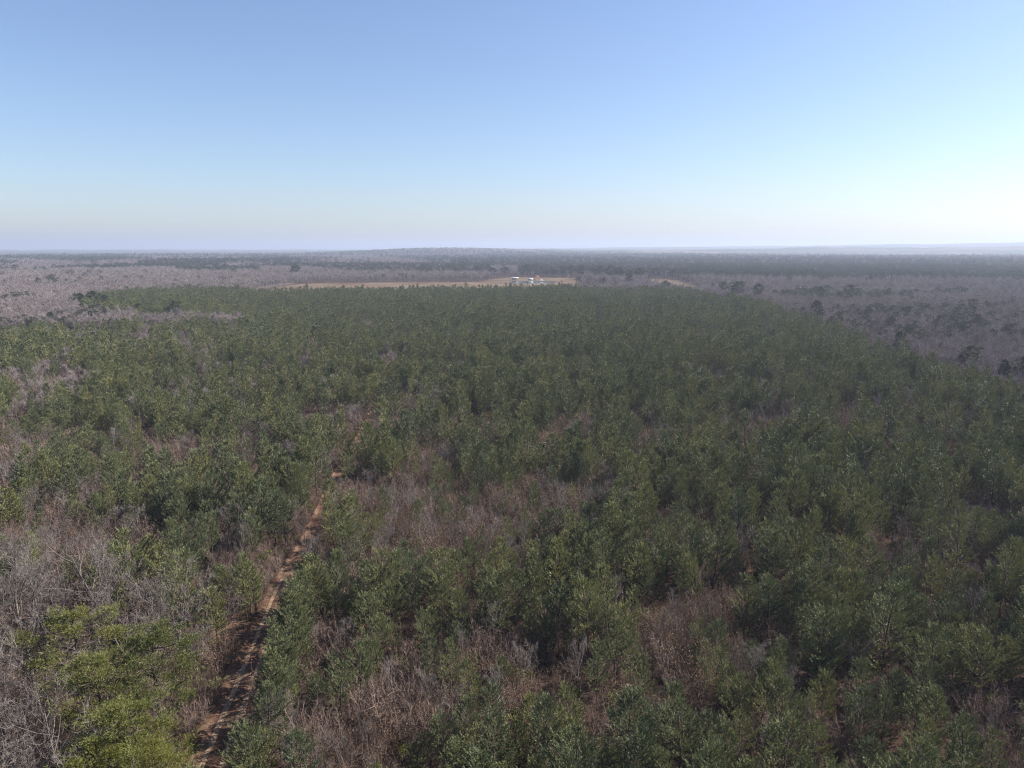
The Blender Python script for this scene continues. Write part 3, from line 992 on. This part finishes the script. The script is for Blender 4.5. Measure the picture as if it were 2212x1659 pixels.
hr = np.hypot(HX, HY)
# which of them are evergreen
bands = np.zeros(len(HX))
def band(poly, p):
    global bands
    bands = np.where(inpoly(tx, ty, poly), np.maximum(bands, p), bands)
band([(1480, 574), (1700, 570), (2600, 566), (2600, 602), (2212, 602), (1900, 599), (1480, 594)], 0.93)
band([(1440, 556), (2600, 549), (2600, 568), (1440, 570)], 0.75)
band([(1720, 676), (1800, 655), (2600, 640), (2600, 720), (1950, 712), (1800, 692)], 0.2)
band([(1640, 660), (1760, 655), (2000, 760), (2600, 800), (2600, 960), (1900, 745)], 0.07)
band([(820, 555), (1300, 552), (1440, 560), (1440, 578), (1000, 572)], 0.5)
band([(1120, 575), (1480, 570), (1480, 598), (1120, 588)], 0.55)
band([(0, 560), (60, 553), (260, 556), (330, 561), (180, 566)], 0.8)
band([(-200, 565), (0, 565), (40, 570), (-200, 572)], 0.8)
band([(560, 568), (1060, 570), (1060, 579), (620, 575)], 0.45)
band([(330, 563), (620, 560), (700, 566), (420, 570)], 0.75)
band([(640, 575), (900, 573), (1060, 578), (1060, 586), (760, 584)], 0.35)
band([(380, 578), (560, 577), (560, 583), (400, 584)], 0.5)
band([(-300, 684), (60, 680), (220, 690), (200, 697), (-300, 705)], 0.3)
band([(60, 548), (800, 545), (2212, 545), (2212, 549), (800, 553), (60, 553)], 0.35)
nzp = fnoise(HX, HY, 120, 44)
bands = np.maximum(bands, np.where(nzp > 0.72, 0.3, 0.008))
band_stand = fnoise(HX, HY * 0.5, 520, 46)
bands = np.where((hr > 2300) & (band_stand > 0.60), np.maximum(bands, 0.7), bands)
bands = np.where((hr < 420) & inpoly(*proj(HX, HY, 3.0), HARD_PX), 0.0, bands)
EV = rng.random(len(HX)) < bands
HS = np.clip(0.82 + 0.45 * fnoise(HX, HY, 70, 21) + rng.normal(0, 0.12, len(HX)) - 0.12, 0.55, 1.5)
HS = np.where((hr < 1200) & ~EV & (HX < 0), HS * np.where(hr < 200, 1.12, 0.8), HS)
HS = np.where((hr < 1200) & ~EV & (HX > 0), HS * 0.72, HS)
HS = np.where(hr > 2600, HS * 1.35, HS)

# slender bare hardwoods that stand in among the pines
sx_, sy_ = jgrid(62, 680, 3.1)
q10x, q10y = proj(sx_, sy_, 10.0)
q3x, q3y = proj(sx_, sy_, 3.0)
sg_ = ellipses(sx_, sy_, 3.0, GAPS, 0.3)
sm_ = fnoise(sx_, sy_, 13, 71)
ps_ = np.maximum(0.32 * sg_, np.where(sm_ > np.where(sx_ < -20, 0.53, 0.59), np.where(sx_ < -20, 0.26, 0.18), 0.015))
ks_ = inpoly(q10x, q10y, PINE_PX) & ~inpoly(q3x, q3y, HARD_PX) & (rng.random(len(sx_)) < ps_) & off_clear(sx_, sy_)
nr_ = np.hypot(sx_, sy_) < 420
orr = np.ones(len(sx_), bool)
orr[nr_] = off_road(sx_[nr_], sy_[nr_], 2.8, 4.2)
ks_ &= orr
SX, SY = sx_[ks_], sy_[ks_]
SS = np.clip(rng.normal(0.44, 0.09, len(SX)), 0.26, 0.7)

# brush, saplings, bushes, dry grass
bx, by = jgrid(58, 650, 1.9)
gp = ellipses(bx, by, 1.5, GAPS, 0.35)
sp_ = ellipses(bx, by, 1.5, SPARSE, 0.4)
b3x, b3y = proj(bx, by, 3.0)
wildb = inpoly(b3x, b3y, HARD_PX)
b10x, b10y = proj(bx, by, 10.0)
inpine = inpoly(b10x, b10y, PINE_PX)
prob = np.where(inpine, 0.40 + 0.60 * gp + 0.36 * sp_, 0.3)
prob = np.where(wildb, 0.5, prob)
mott = fnoise(bx, by, 13, 71)
nzb = fnoise(bx, by, 22, 3)
prob = np.where(inpine & ((mott > np.where(bx < -20, 0.54, 0.58)) | (nzb > 0.66)), np.maximum(prob, 0.85), prob)
k = (rng.random(len(bx)) < prob)
kk = np.hypot(bx, by) < 420
o_ = np.ones(len(bx), bool)
o_[kk] = off_road(bx[kk], by[kk], 2.3, 2.6) & off_clear(bx[kk], by[kk])
k &= o_
BX, BY, BG = bx[k], by[k], np.maximum(np.maximum(gp, sp_ * 0.6), np.where((mott > np.where(bx < -20, 0.54, 0.58)) | (nzb > 0.66), 0.65, 0))[k]
bsel = rng.random(len(BX))
leafy = fnoise(BX, BY, 16, 61)
BK = np.where(bsel < 0.08, 2, np.where((leafy > 0.47) & (bsel < 0.8), 1, 0))       # 0 brush, 1 sapling with dead leaves, 2 evergreen bush
BS = np.clip(0.55 + 0.62 * BG * (0.35 + 0.65 * rng.random(len(BX))) + rng.normal(0, 0.15, len(BX)), 0.3, 1.6)

def nearest(x, y, z, n, top=9.0, pad=0):
    """the n plants that show largest in the picture"""
    px, py = proj(x, y, z)
    t_, ty_ = proj(x, y, top)
    vis = (px > -30) & (px < PW + 30) & (ty_ < PH - 12) & (py > 0)
    r = np.where(vis, np.hypot(x, y), 1e9)
    o = np.argsort(r)[:n]
    return o[r[o] < 1e8]

def photo_zone(x, y):
    """plain words for the spot, true from the photograph"""
    d, s = road_dist(np.array([x]), np.array([y]))
    px, py = proj(np.array([x]), np.array([y]), 6.0)
    return d[0], s[0], px[0], py[0]

# ---- the pines that show largest, each a thing of its own
i300 = nearest(PX, PY, 6.0, 300, 10.0)
solo = np.zeros(len(PX), bool)
solo[i300] = True
COLS = ["at the left edge", "far left", "at left", "left of centre", "just left of centre", "near left of centre", "near right of centre", "just right of centre", "right of centre", "at right", "far right", "at the right edge"]
ROWS = [(1590, "on the bottom edge"), (1500, "just above the bottom edge"), (1430, "low down"), (1360, "in the lower quarter"), (1250, "below the middle"), (0, "near the middle")]
NTH_ALL = ("leftmost second third fourth fifth sixth seventh eighth ninth tenth eleventh twelfth thirteenth fourteenth fifteenth sixteenth seventeenth eighteenth nineteenth twentieth").split()
NTH = [w if k == 0 else w + " from left" for k, w in enumerate(NTH_ALL)] or ["leftmost", "second from left", "third from left", "fourth from left", "fifth from left", "sixth from left", "seventh from left", "eighth from left", "ninth from left", "tenth from left"]
def single_out(x, y, z, look):
    """a label for each plant: its look, its part of the photograph, and its turn there"""
    px, py = proj(np.asarray(x), np.asarray(y), z)
    cells = {}
    for i in range(len(px)):
        c = COLS[int(np.clip(px[i] / PW * 12, 0, 11))]
        r = next(w for lim, w in ROWS if py[i] >= lim)
        cells.setdefault((look[i], r, c), []).append(i)
    out = [None] * len(px)
    for (lk, r, c), ids in cells.items():
        ids.sort(key=lambda i: px[i])
        for k, i in enumerate(ids):
            if len(ids) == 1:
                out[i] = "the one %s %s, %s" % (lk, r, c)
            elif k == len(ids) - 1:
                out[i] = "rightmost %s %s, %s" % (lk, r, c)
            elif k < len(NTH):
                out[i] = "%s %s %s, %s" % (NTH[k], lk, r, c)
            else:
                out[i] = "%s %s, %s" % (lk, r, c)
    return out
def pine_group(x, y):
    d, sg, px, py = photo_zone(x, y)
    return "pines edging the dirt track" if d < 7 else ("pines left of the dirt track" if sg < 0 else "pines right of the dirt track")
looks = ["small young pine" if PS[i] < 0.7 else ("tall green pine" if PS[i] > 0.98 else "middling green pine") for i in i300]
labs = single_out(PX[i300], PY[i300], 6.0, looks)
for i, lab in zip(i300, labs):
    plant("pine_tree", K['pine'], int(rng.integers(0, 10)), PX[i], PY[i], 0, rng.uniform(0, 6.28), PS[i] * rng.uniform(0.95, 1.05), lab, "pine tree", pine_group(PX[i], PY[i]), sz=PS[i])

# ---- bare trees near by
WILD = (hr < 420) & ~EV & inpoly(*proj(HX, HY, 3.0), HARD_PX)
nb = nearest(np.where(WILD, HX, 1e7), HY, 8.0, 300, 13.0)
solo_h = np.zeros(len(HX), bool)
OLD = [  # crown centre in the photograph, height, spread, label
    (165, 1378, 17.5, 1.15, "broad dark crowned mature pine among bare grey trees, farthest from the track"),
    (336, 1418, 18.0, 1.05, "thin open crowned tall pine with bare dark trunk beside the track"),
    (205, 1478, 16.5, 1.0, "dense dark green mature pine below the broad crowned one"),
    (275, 1590, 16.5, 1.18, "bright yellow green pine with a wide flat crown at the bottom left"),
    (225, 1650, 15.0, 0.95, "yellow green pine cut off by the bottom edge at left"),
    (330, 1660, 14.0, 0.8, "yellow green pine at the bottom edge nearest the dirt track"),
]
old_xy = []
for cx, cyy, H, sp, lab in OLD:
    old_xy.append(ground_at(cx, cyy, H * 0.76))
nb = [i for i in nb]
solo_h[nb] = True
nb = [i for i in nb if min(math.hypot(HX[i] - a, HY[i] - b) for a, b in old_xy) > 3.0]     # none grows inside an old pine
labs = single_out(HX[nb], HY[nb], 8.0, ["tall leafless grey tree" if HS[i] > 0.8 else "short leafless grey tree" for i in nb])
for i, lab in zip(nb, labs):
    plant("bare_tree", K['bare'], int(rng.integers(0, 6)), HX[i], HY[i], 0, rng.uniform(0, 6.28), HS[i], lab, "bare tree", "bare trees at the bottom left", leaf_name='twigs')
ns_ = nearest(SX, SY, 4.0, 160, 6.0)
labs = single_out(SX[ns_], SY[ns_], 4.0, ["slender leafless tree"] * len(ns_))
for i, lab in zip(ns_, labs):
    plant("slender_bare_tree", K['bare'], int(rng.integers(0, 6)), SX[i], SY[i], 0, rng.uniform(0, 6.28), SS[i] * 0.9, lab, "bare tree", "slender bare trees among the pines", leaf_name='twigs', sz=SS[i] * 1.1)
solo_s = np.zeros(len(SX), bool)
solo_s[ns_] = True
for j, ((cx, cyy, H, sp, lab), (gx, gy)) in enumerate(zip(OLD, old_xy)):
    plant("mature_pine", K['old_pine' if j < 3 else 'bright_pine'], j, gx, gy, 0, 1.3 * j, H / 19 * sp, lab, "pine tree", "mature pines beside the track", sz=H / 19)

# single bare trees that stand out
for j, (cx, cyy, zz, s, lab) in enumerate([
        (590, 1590, 4.0, 0.62, "pale spreading bare tree right of the dirt track at the bottom"),
        (690, 1640, 4.0, 0.5, "small pale bare tree at the bottom edge right of the track"),
        (190, 1235, 9, 0.78, "tall whitish bare tree standing above the brush on the left"),
        (330, 1330, 8, 0.7, "whitish bare tree behind the thin crowned tall pine"),
        (660, 1150, 3.5, 0.42, "small pale bare tree on the right bank of the track")]):
    gx, gy = ground_at(cx, cyy, zz)
    plant("bare_tree", K['bare'], j + 1, gx, gy, 0, 0.9 * j, s, lab, "bare tree", None, leaf_name='twigs')

# ---- brush, saplings and bushes that show largest
solo_b = np.zeros(len(BX), bool)
for kind_i, (nm, kd, cat, ww, lw) in enumerate([("bare_shrub", K['brush'], "shrub", 'stems', 'leaves'), ("brown_leaved_sapling", K['sapling'], "sapling", 'stems', 'leaves'), ("evergreen_bush", K['bush'], "bush", 'stems', 'leaves')]):
    s_ = np.where(BK == kind_i)[0]
    score = BS[s_]
    order = nearest(BX[s_], BY[s_], 2.0, 220, 2.6)
    ids = s_[order]
    solo_b[ids] = True
    what = {"bare_shrub": "bare brown shrub", "brown_leaved_sapling": "rusty leaved sapling", "evergreen_bush": "yellow green bush"}[nm]
    labs = single_out(BX[ids], BY[ids], 2.0, [("big " if BS[i] > 0.8 else "small ") + what for i in ids])
    for i, lab in zip(ids, labs):
        d, sg, px, py = photo_zone(BX[i], BY[i])
        where = "beside the dirt track" if d < 6 else ("left of the dirt track" if sg < 0 else "right of the dirt track")
        plant(nm, kd, int(rng.integers(0, kd.n)), BX[i], BY[i], 0, rng.uniform(0, 6.28), BS[i], lab, cat, ("bushes " if cat == "bush" else cat + "s ") + where, ww, lw)

# ---- trees farther off that stand out singly
def far_tree(name, cx, ctop, cbase, label, kind='old_pine_far', wide=1.0, z0=0.0, group=None):
    """crown top at row ctop; the foot at row cbase"""
    gx, gy = ground_at(cx, cbase)
    dist = gy * CP + CAM_H * SP
    H = (cbase - ctop) / FPX * dist * 1.01
    k = K[kind]
    i = R.randrange(k.n)
    ref = 19.0 if 'pine' in kind else 15.0
    return plant(name, k, i, gx, gy, 0, R.uniform(0, 6.28), H / ref * wide, label, "pine tree" if 'pine' in kind else "bare tree", group, sz=H / ref)
FAR = [(1833, 614, 651, "large round crowned pine alone above the grey woods at right", 1.5), (1771, 618, 650, "round crowned pine left of the large lone pine in the grey woods", 1.35),
       (1696, 628, 651, "small leaning pine alone in the grey woods at right", .9), (1635, 612, 655, "full dark pine at the corner of the plantation", 1.1),
       (1590, 608, 654, "broad dark pine at the plantation corner beside the full dark one", 1.2), (1563, 608, 640, "dark pine at the plantation's far edge by the tan ground", 1.1),
       (1437, 606, 632, "round dark pine before the tan ground behind the plantation", 1.2), (1761, 648, 700, "tall flat topped pine rising at the plantation's right edge", .9),
       (1938, 715, 772, "tall narrow pine with a bare trunk at the plantation's right edge", .62), (2089, 745, 815, "wide crowned pine with a dark forked trunk near the right edge", 1.0),
       (2164, 775, 850, "thin dark pine near the right edge of the photo", .7), (2204, 768, 850, "dark pine cut by the right edge of the photo", .8),
       (663, 612, 632, "lone ragged pine standing in the tan field", .8), (639, 571, 600, "dark round evergreen beside a small clearing far left", 1.7), (600, 588, 603, "small dark pine left of the far clearing", 1.3),
       (176, 632, 676, "first tall pine of the clump at the plantation's left corner", 1.0), (205, 628, 676, "second tall pine of the clump at the plantation's left corner", 1.0),
       (228, 636, 676, "third pine of the clump at the plantation's left corner", .9), (155, 641, 678, "outermost pine of the clump at the plantation's left corner", .9),
       (302, 655, 694, "dark pine by the grey strip that crosses the plantation", 1.0), (378, 650, 692, "spreading dark pine beside bare trees in the grey strip", 1.1),
       (1138, 571, 598, "tall dark pine behind the white sheds", 1.3), (1234, 573, 600, "dark pine right of the sheds behind the yard", 1.3), (1297, 574, 606, "dark pine behind the bare trees by the field", 1.4),
       (1336, 577, 610, "broad dark pine at the end of the field", 1.3), (1359, 590, 622, "pine standing forward at the field's right end", 1.0), (1379, 578, 610, "pine by the tan strip right of the field", 1.2),
       (1416, 578, 608, "pine with bare trunk by the tan strip right of the field", 1.2), (1030, 575, 600, "dark pine in the grey woods left of the sheds", 1.2), (448, 577, 593, "pair-forming dark evergreen in the far grey woods at left", 1.6),
       (461, 580, 593, "smaller dark evergreen beside its pair in the far grey woods", 1.4), (32, 571, 590, "dark evergreen in the grey woods at the left edge", 1.3),
       (1195, 578, 600, "round dark pine behind the pavilion by the pond", 1.5), (1215, 575, 600, "taller dark pine behind the yard, right of the pavilion", 1.3), (1257, 573, 603, "dark pine between the yard and the bare tree row", 1.4),
       (1277, 577, 604, "dark pine just behind the bare tree row", 1.4), (1318, 573, 606, "tall dark pine behind the last trees of the bare row", 1.3), (1452, 582, 606, "dark pine at the back of the tan and pink ground", 1.5),
       (1476, 580, 604, "dark pine at the right corner of the tan and pink ground", 1.5), (1090, 576, 600, "dark pine behind the white roofed open shed", 1.4), (1063, 578, 602, "dark pine at the pasture's back corner left of the shed", 1.5)]
for cx, ct, cb, lab, wd in FAR:
    far_tree("pine_tree", cx, ct, cb, lab, 'lone_pine', wd)
for j, cx in enumerate([1243, 1252, 1266, 1280, 1294, 1303, 1316, 1328]):
    nth = ["first", "second", "third", "fourth", "fifth", "sixth", "seventh", "last"][j]
    far_tree("bare_tree", cx, 593 + (j * 7) % 5, 626, "%s from the left in the bare tree row at the field's right end" % nth, 'bare_mid', 1.1, group="bare trees at the field's end")

# ---- the rest as masses
r_ = np.hypot(PX, PY)
rest = ~solo
lod = np.where(r_ < 190, 0, np.where(r_ < 430, 1, 2))
scatter("pine_plantation", [K['pine'], K['pine_mid'], K['pine_low']], np.stack([PX, PY, terrain(PX, PY)], 1)[rest], lod[rest], PS[rest],
        "dense green pine plantation filling the middle ground", "pine forest")
lx, ly = jgrid(58, 240, 1.25)
kl = off_road(lx, ly, 2.1, 2.1) & off_clear(lx, ly) & (rng.random(len(lx)) < 0.85)
lx, ly = lx[kl], ly[kl]
BX, BY = np.concatenate([BX, lx]), np.concatenate([BY, ly])
BK = np.concatenate([BK, np.where(rng.random(len(lx)) < 0.3, 1, np.where(rng.random(len(lx)) < 0.06, 2, 0))])
BS = np.concatenate([BS, rng.uniform(0.14, 0.36, len(lx))])
solo_b = np.concatenate([solo_b, np.zeros(len(lx), bool)])
restb = ~solo_b
BK2 = np.where(np.hypot(BX, BY) > 260, np.where(BK == 2, 2, 3), BK)
scatter("undergrowth", [K['brush'], K['sapling'], K['bush'], K['brush_low']], np.stack([BX, BY, BX * 0], 1)[restb], BK2[restb], BS[restb],
        "mauve brown leafless brush in the gaps between the pines", "undergrowth")
HX, HY, HS = np.concatenate([HX, SX]), np.concatenate([HY, SY]), np.concatenate([HS, SS])
EV = np.concatenate([EV, np.zeros(len(SX), bool)])
solo_h = np.concatenate([solo_h, solo_s])
hr = np.hypot(HX, HY)
resth = ~solo_h
hl = np.where(EV, 3, np.where(hr < 300, 0, np.where(hr < 900, 1, 2)))
scatter("mixed_woods", [K['bare'], K['bare_mid'], K['bare_low'], K['old_pine_far']], np.stack([HX, HY, terrain(HX, HY)], 1)[resth], hl[resth], (HS * np.where(EV, np.where(hr > 1300, 1.0, 0.72), 1.0))[resth],
        "grey leafless woods with scattered pines around the plantation", "forest")
gx, gy = jgrid(60, 330, 1.5)
d1, s1 = road_dist(gx, gy)
gg = ellipses(gx, gy, 0.5, GAPS, 0.3)
k = ((d1 > 2.0) & (d1 < 6) & (rng.random(len(gx)) < 0.8)) | ((gg > 0.3) & (rng.random(len(gx)) < 0.22))
k &= (d1 > 2.0) & off_clear(gx, gy)
k |= (d1 < 0.32) & (rng.random(len(gx)) < 0.6)
scatter("grass", [K['grass']], np.stack([gx, gy, gx * 0], 1)[k], np.zeros(k.sum(), int), np.where(d1[k] < 1, 0.4, 1.0) * rng.uniform(0.6, 1.2, k.sum()), "dry tan grass along the dirt track", "grass")

# ------------------------------------------------------------------ buildings and the hunting stand
M['white'] = plain("white_metal", (0.36, 0.36, 0.36), 0.5, 0.04)
M['grey'] = plain("grey_siding", (0.30, 0.31, 0.34), 0.7, 0.1)
M['dark'] = plain("dark_opening", (0.03, 0.03, 0.035), 0.8, 0.2)
M['wood'] = plain("weathered_wood", (0.12, 0.09, 0.065), 0.85, 0.25)
M['darkwood'] = plain("dark_green_panel", (0.022, 0.03, 0.036), 0.7, 0.25)
M['brick'] = plain("red_brick", (0.28, 0.12, 0.085), 0.85, 0.2)
M['roof'] = plain("brown_shingle", (0.16, 0.085, 0.065), 0.9, 0.2)
M['glass'] = plain("window_glass", (0.03, 0.04, 0.05), 0.1, 0.1, spec=0.6)

def root_at(name, cx, cbase, rz, label, cat, z=0.0):
    gx, gy = ground_at(cx, cbase)
    o = bpy.data.objects.new(name, None)
    link(o)
    o.location = (gx, gy, z)
    o.rotation_euler = (0, 0, rz)
    o.scale = (0.85, 0.85, 0.75)
    return tag(o, label, cat)
def part(name, parent, boxes, mat, label=None):
    mb = MB()
    for b in boxes:
        if len(b) == 6:
            mb.box(*b)
        else:
            mb.add(*b)
    return tag(link(bpy.data.objects.new(name, mb.mesh(name, [mat])), parent), label)
def gable(x0, x1, y0, y1, z0, z1, over=0.5, th=0.25):
    """ridge along x; two slabs"""
    ym = (y0 + y1) / 2
    v, f = [], []
    for s, ye in ((0, y0 - over), (1, y1 + over)):
        b = len(v)
        for x in (x0 - over, x1 + over):
            v += [(x, ye, z0 - 0.1), (x, ym, z1), (x, ym, z1 + th), (x, ye, z0 - 0.1 + th)]
        f += [tuple(b + k for k in q) for q in ((0, 1, 2, 3), (7, 6, 5, 4), (0, 4, 5, 1), (3, 2, 6, 7), (0, 3, 7, 4), (1, 5, 6, 2))]
    return (v, f)

# open shed by the pond
t = root_at("open_shed", 1110, 606.3, 0.05, "white roofed open shed standing over the far pond", "shed")
part("roof", t, [gable(-11, 11, -5, 5, 7.4, 8.9, 0.6, 0.35)], M['white'])
part("wall", t, [(-5, 5, -3, 3.6, 3.2, 7.3)], M['grey'])
part("floor", t, [(-5.4, 5.4, -4.2, 4, 2.8, 3.15)], M['dark'])
for sx in (-9.6, -5, 5, 9.6):
    for sy in (-4.3, 4.3):
        part("post", t, [(sx - .2, sx + .2, sy - .2, sy + .2, 0, 7.9)], M['white'])
for sx in (-2.6, 2.6):
    w = part("window", t, [(sx - .8, sx + .8, -3.08, -3.0, 4.6, 6.2)], M['white'])
    part("pane", w, [(sx - .65, sx + .65, -3.12, -3.07, 4.75, 6.05)], M['glass'])
# small gabled building
t = root_at("storage_building", 1146, 605.4, -0.1, "small white topped gabled building in the yard right of the open shed", "building")
part("wall", t, [(-5.5, 5.5, -3.5, 3.5, 0, 3.0)], M['grey'])
part("roof", t, [gable(-5.5, 5.5, -3.5, 3.5, 3.0, 5.2)], M['white'])
d = part("door", t, [(-1.6, 1.6, -3.6, -3.5, 0, 2.5)], M['dark'])
part("handle", d, [(1.1, 1.3, -3.7, -3.6, 1.0, 1.2)], M['white'])
for sx in (-3.8, 3.8):
    part("window", t, [(sx - .6, sx + .6, -3.58, -3.5, 1.2, 2.3)], M['glass'])
# hip roofed pavilion
t = root_at("pavilion", 1170, 607.6, 0.0, "white hip roofed pavilion at the pond's bank", "pavilion")
v = [(-4.8, -4, 2.6), (4.8, -4, 2.6), (4.8, 4, 2.6), (-4.8, 4, 2.6), (-1, 0, 5.0), (1, 0, 5.0)]
part("roof", t, [(np.array(v), np.array([(0, 1, 5, 4), (2, 3, 4, 5)])), ], M['white']).data.name = "pavilion_roof"
part("roof", t, [(np.array([v[1], v[2], v[5], v[0], v[4], v[3]]), np.array([(0, 1, 2), (3, 4, 5)]))], M['white'])
part("ceiling", t, [(-4.7, 4.7, -3.9, 3.9, 2.45, 2.58)], M['grey'])
for sx in (-4.4, 4.4):
    for sy in (-3.6, 3.6):
        part("post", t, [(sx - .12, sx + .12, sy - .12, sy + .12, 0, 2.5)], M['wood'])
# brown houses behind the yard
def house(cx, cb, w, dpt, h, label, wall, roof, rz=0.0):
    t = root_at("house", cx, cb, rz, label, "house")
    part("wall", t, [(-w / 2, w / 2, -dpt / 2, dpt / 2, 0, h)], wall)
    rf = part("roof", t, [gable(-w / 2, w / 2, -dpt / 2, dpt / 2, h, h + 2.2)], roof)
    part("chimney", rf, [(w * .2, w * .2 + .8, .4, 1.2, h + .5, h + 3.0)], wall)
    part("door", t, [(-.5, .5, -dpt / 2 - .08, -dpt / 2, 0, 2.1)], M['white'])
    for sx in (-.32, .32):
        wi = part("window", t, [(w * sx - .7, w * sx + .7, -dpt / 2 - .08, -dpt / 2, .9, 2.2)], M['white'])
        part("pane", wi, [(w * sx - .58, w * sx + .58, -dpt / 2 - .12, -dpt / 2 - .07, 1.02, 2.08)], M['glass'])
house(1158, 599.2, 14, 8, 2.8, "low brown roofed house behind the yard of white sheds", M['brick'], M['roof'])
house(1226, 599.4, 13, 8, 2.8, "brown roofed house at the right end of the yard", M['brick'], M['roof'])
house(614, 597.2, 15, 8, 3.0, "reddish house in the small clearing beside a dark round evergreen", M['brick'], plain("pale_shingle", (0.5, 0.46, 0.46), .8, .1))
# brown vehicle-like shed in the yard and a brush pile by the pond
t = root_at("lean_to", 1157, 605.6, 0.0, "low brown lean-to between the white building and pavilion", "shed")
part("roof", t, [([(-4, -2.4, 1.9), (4, -2.4, 1.9), (4, 2.4, 2.7), (-4, 2.4, 2.7), (-4, -2.4, 2.05), (4, -2.4, 2.05), (4, 2.4, 2.85), (-4, 2.4, 2.85)],
                 [(3, 2, 1, 0), (4, 5, 6, 7), (0, 1, 5, 4), (1, 2, 6, 5), (2, 3, 7, 6), (3, 0, 4, 7)])], M['roof'])
part("wall", t, [(-3.8, 3.8, 1.9, 2.1, 0, 2.6)], M['wood'])
for sx in (-3.7, 3.7):
    part("post", t, [(sx - .1, sx + .1, -2.2, -2.0, 0, 1.95)], M['wood'])
gx, gy = ground_at(1214, 610.6)
plant("evergreen_bush", K['bush'], 1, gx, gy, 0, 0.4, 1.5, "dark bush at the right end of the far pond", "bush", None, 'stems', 'leaves')

# hunting stand in its clearing
gx, gy = ground_at(1171, 983)
t = bpy.data.objects.new("hunting_stand", None)
link(t)
t.location = (gx, gy, 0)
t.rotation_euler = (0, 0, math.radians(-4))
tag(t, "dark box hunting stand with a white flat roof in a red clearing among pines", "hunting stand")
part("roof", t, [([(-1.2, -.95, 4.28), (1.2, -.95, 4.28), (1.2, .95, 3.74), (-1.2, .95, 3.74), (-1.2, -.95, 4.40), (1.2, -.95, 4.40), (1.2, .95, 3.86), (-1.2, .95, 3.86)], [(3, 2, 1, 0), (4, 5, 6, 7), (0, 1, 5, 4), (1, 2, 6, 5), (2, 3, 7, 6), (3, 0, 4, 7)])], plain("dulled_white_sheet", (0.5, 0.5, 0.5), 0.6, 0.2))
for nm, b in (("wall", (-.8, .8, -.8, -.74, 2.0, 2.95)), ("wall", (-.8, .8, .74, .8, 2.0, 3.7)), ("wall", (-.8, -.74, -.73, .73, 2.0, 3.7)), ("wall", (.74, .8, -.73, .73, 2.0, 3.7)),
              ("lintel", (-.8, .8, -.8, -.74, 3.6, 4.0)), ("corner_post", (-.8, -.68, -.86, -.81, 2.0, 4.0)), ("corner_post", (.68, .8, -.86, -.81, 2.0, 4.0)), ("floor", (-.95, .95, -.95, .95, 1.88, 1.98))):
    part(nm, t, [b], M['darkwood'])
for sx in (-.72, .72):
    for sy in (-.68, .68):
        part("leg", t, [(sx - .07, sx + .07, sy - .07, sy + .07, 0, 1.87)], M['wood'])
ld = part("ladder", t, [(.97, 1.03, -.35, -.29, 0, 2.0), (.97, 1.03, .29, .35, 0, 2.0)], M['wood'])
for k in range(5):
    part("rung", ld, [(.975, 1.025, -.28, .28, .3 + .36 * k, .35 + .36 * k)], M['wood'])
for j, ((cx_, cy_), rr) in enumerate(CLEARINGS):
    me = bpy.data.meshes.new("clay_patch")
    a = np.arange(26) * 2 * math.pi / 26
    w = rr * (0.5 if j in (1, 2) else 1.0) * (0.6 + 0.7 * rng.random(26))
    me.from_pydata([(cx_ + w[q] * math.cos(a[q]), cy_ + w[q] * math.sin(a[q]), 0.02) for q in range(26)], [], [list(range(26))])
    me.materials.append(M['dirt'])
    o = link(bpy.data.objects.new("clay_ground", me))
    tag(o, ["sandy opening where the track bends","bare red clay around the hunting stand", "bare red clay in front of the hunting stand", "small red clay opening far up in the plantation"][j], "ground", kind='structure')

# ------------------------------------------------------------------ haze
gr_, ga_ = np.meshgrid(np.geomspace(200, EDGE, 160), np.radians(np.arange(-180, 180, 0.25)), indexing='ij')
ground_x, ground_y = gr_ * np.sin(ga_), gr_ * np.cos(ga_)
mb = MB()
E = EDGE + 1500
mb.box(-E, E, -E, E, -12, float(max(terrain(ground_x, ground_y).max() + 60, 260)))
m = bpy.data.materials.new("haze")
m.use_nodes = True
nt = m.node_tree
nt.nodes.clear()
out = nt.nodes.new("ShaderNodeOutputMaterial")
pv = nt.nodes.new("ShaderNodeVolumePrincipled")
pv.inputs["Color"].default_value = (*HAZE_COLOR, 1)
pv.inputs["Density"].default_value = HAZE_DENSITY
pv.inputs["Anisotropy"].default_value = HAZE_ANISO
nt.links.new(pv.outputs[0], out.inputs["Volume"])
hz = link(bpy.data.objects.new("haze", mb.mesh("haze", [m])))
tag(hz, "pale blue haze over the distant woods", "haze", kind='stuff')
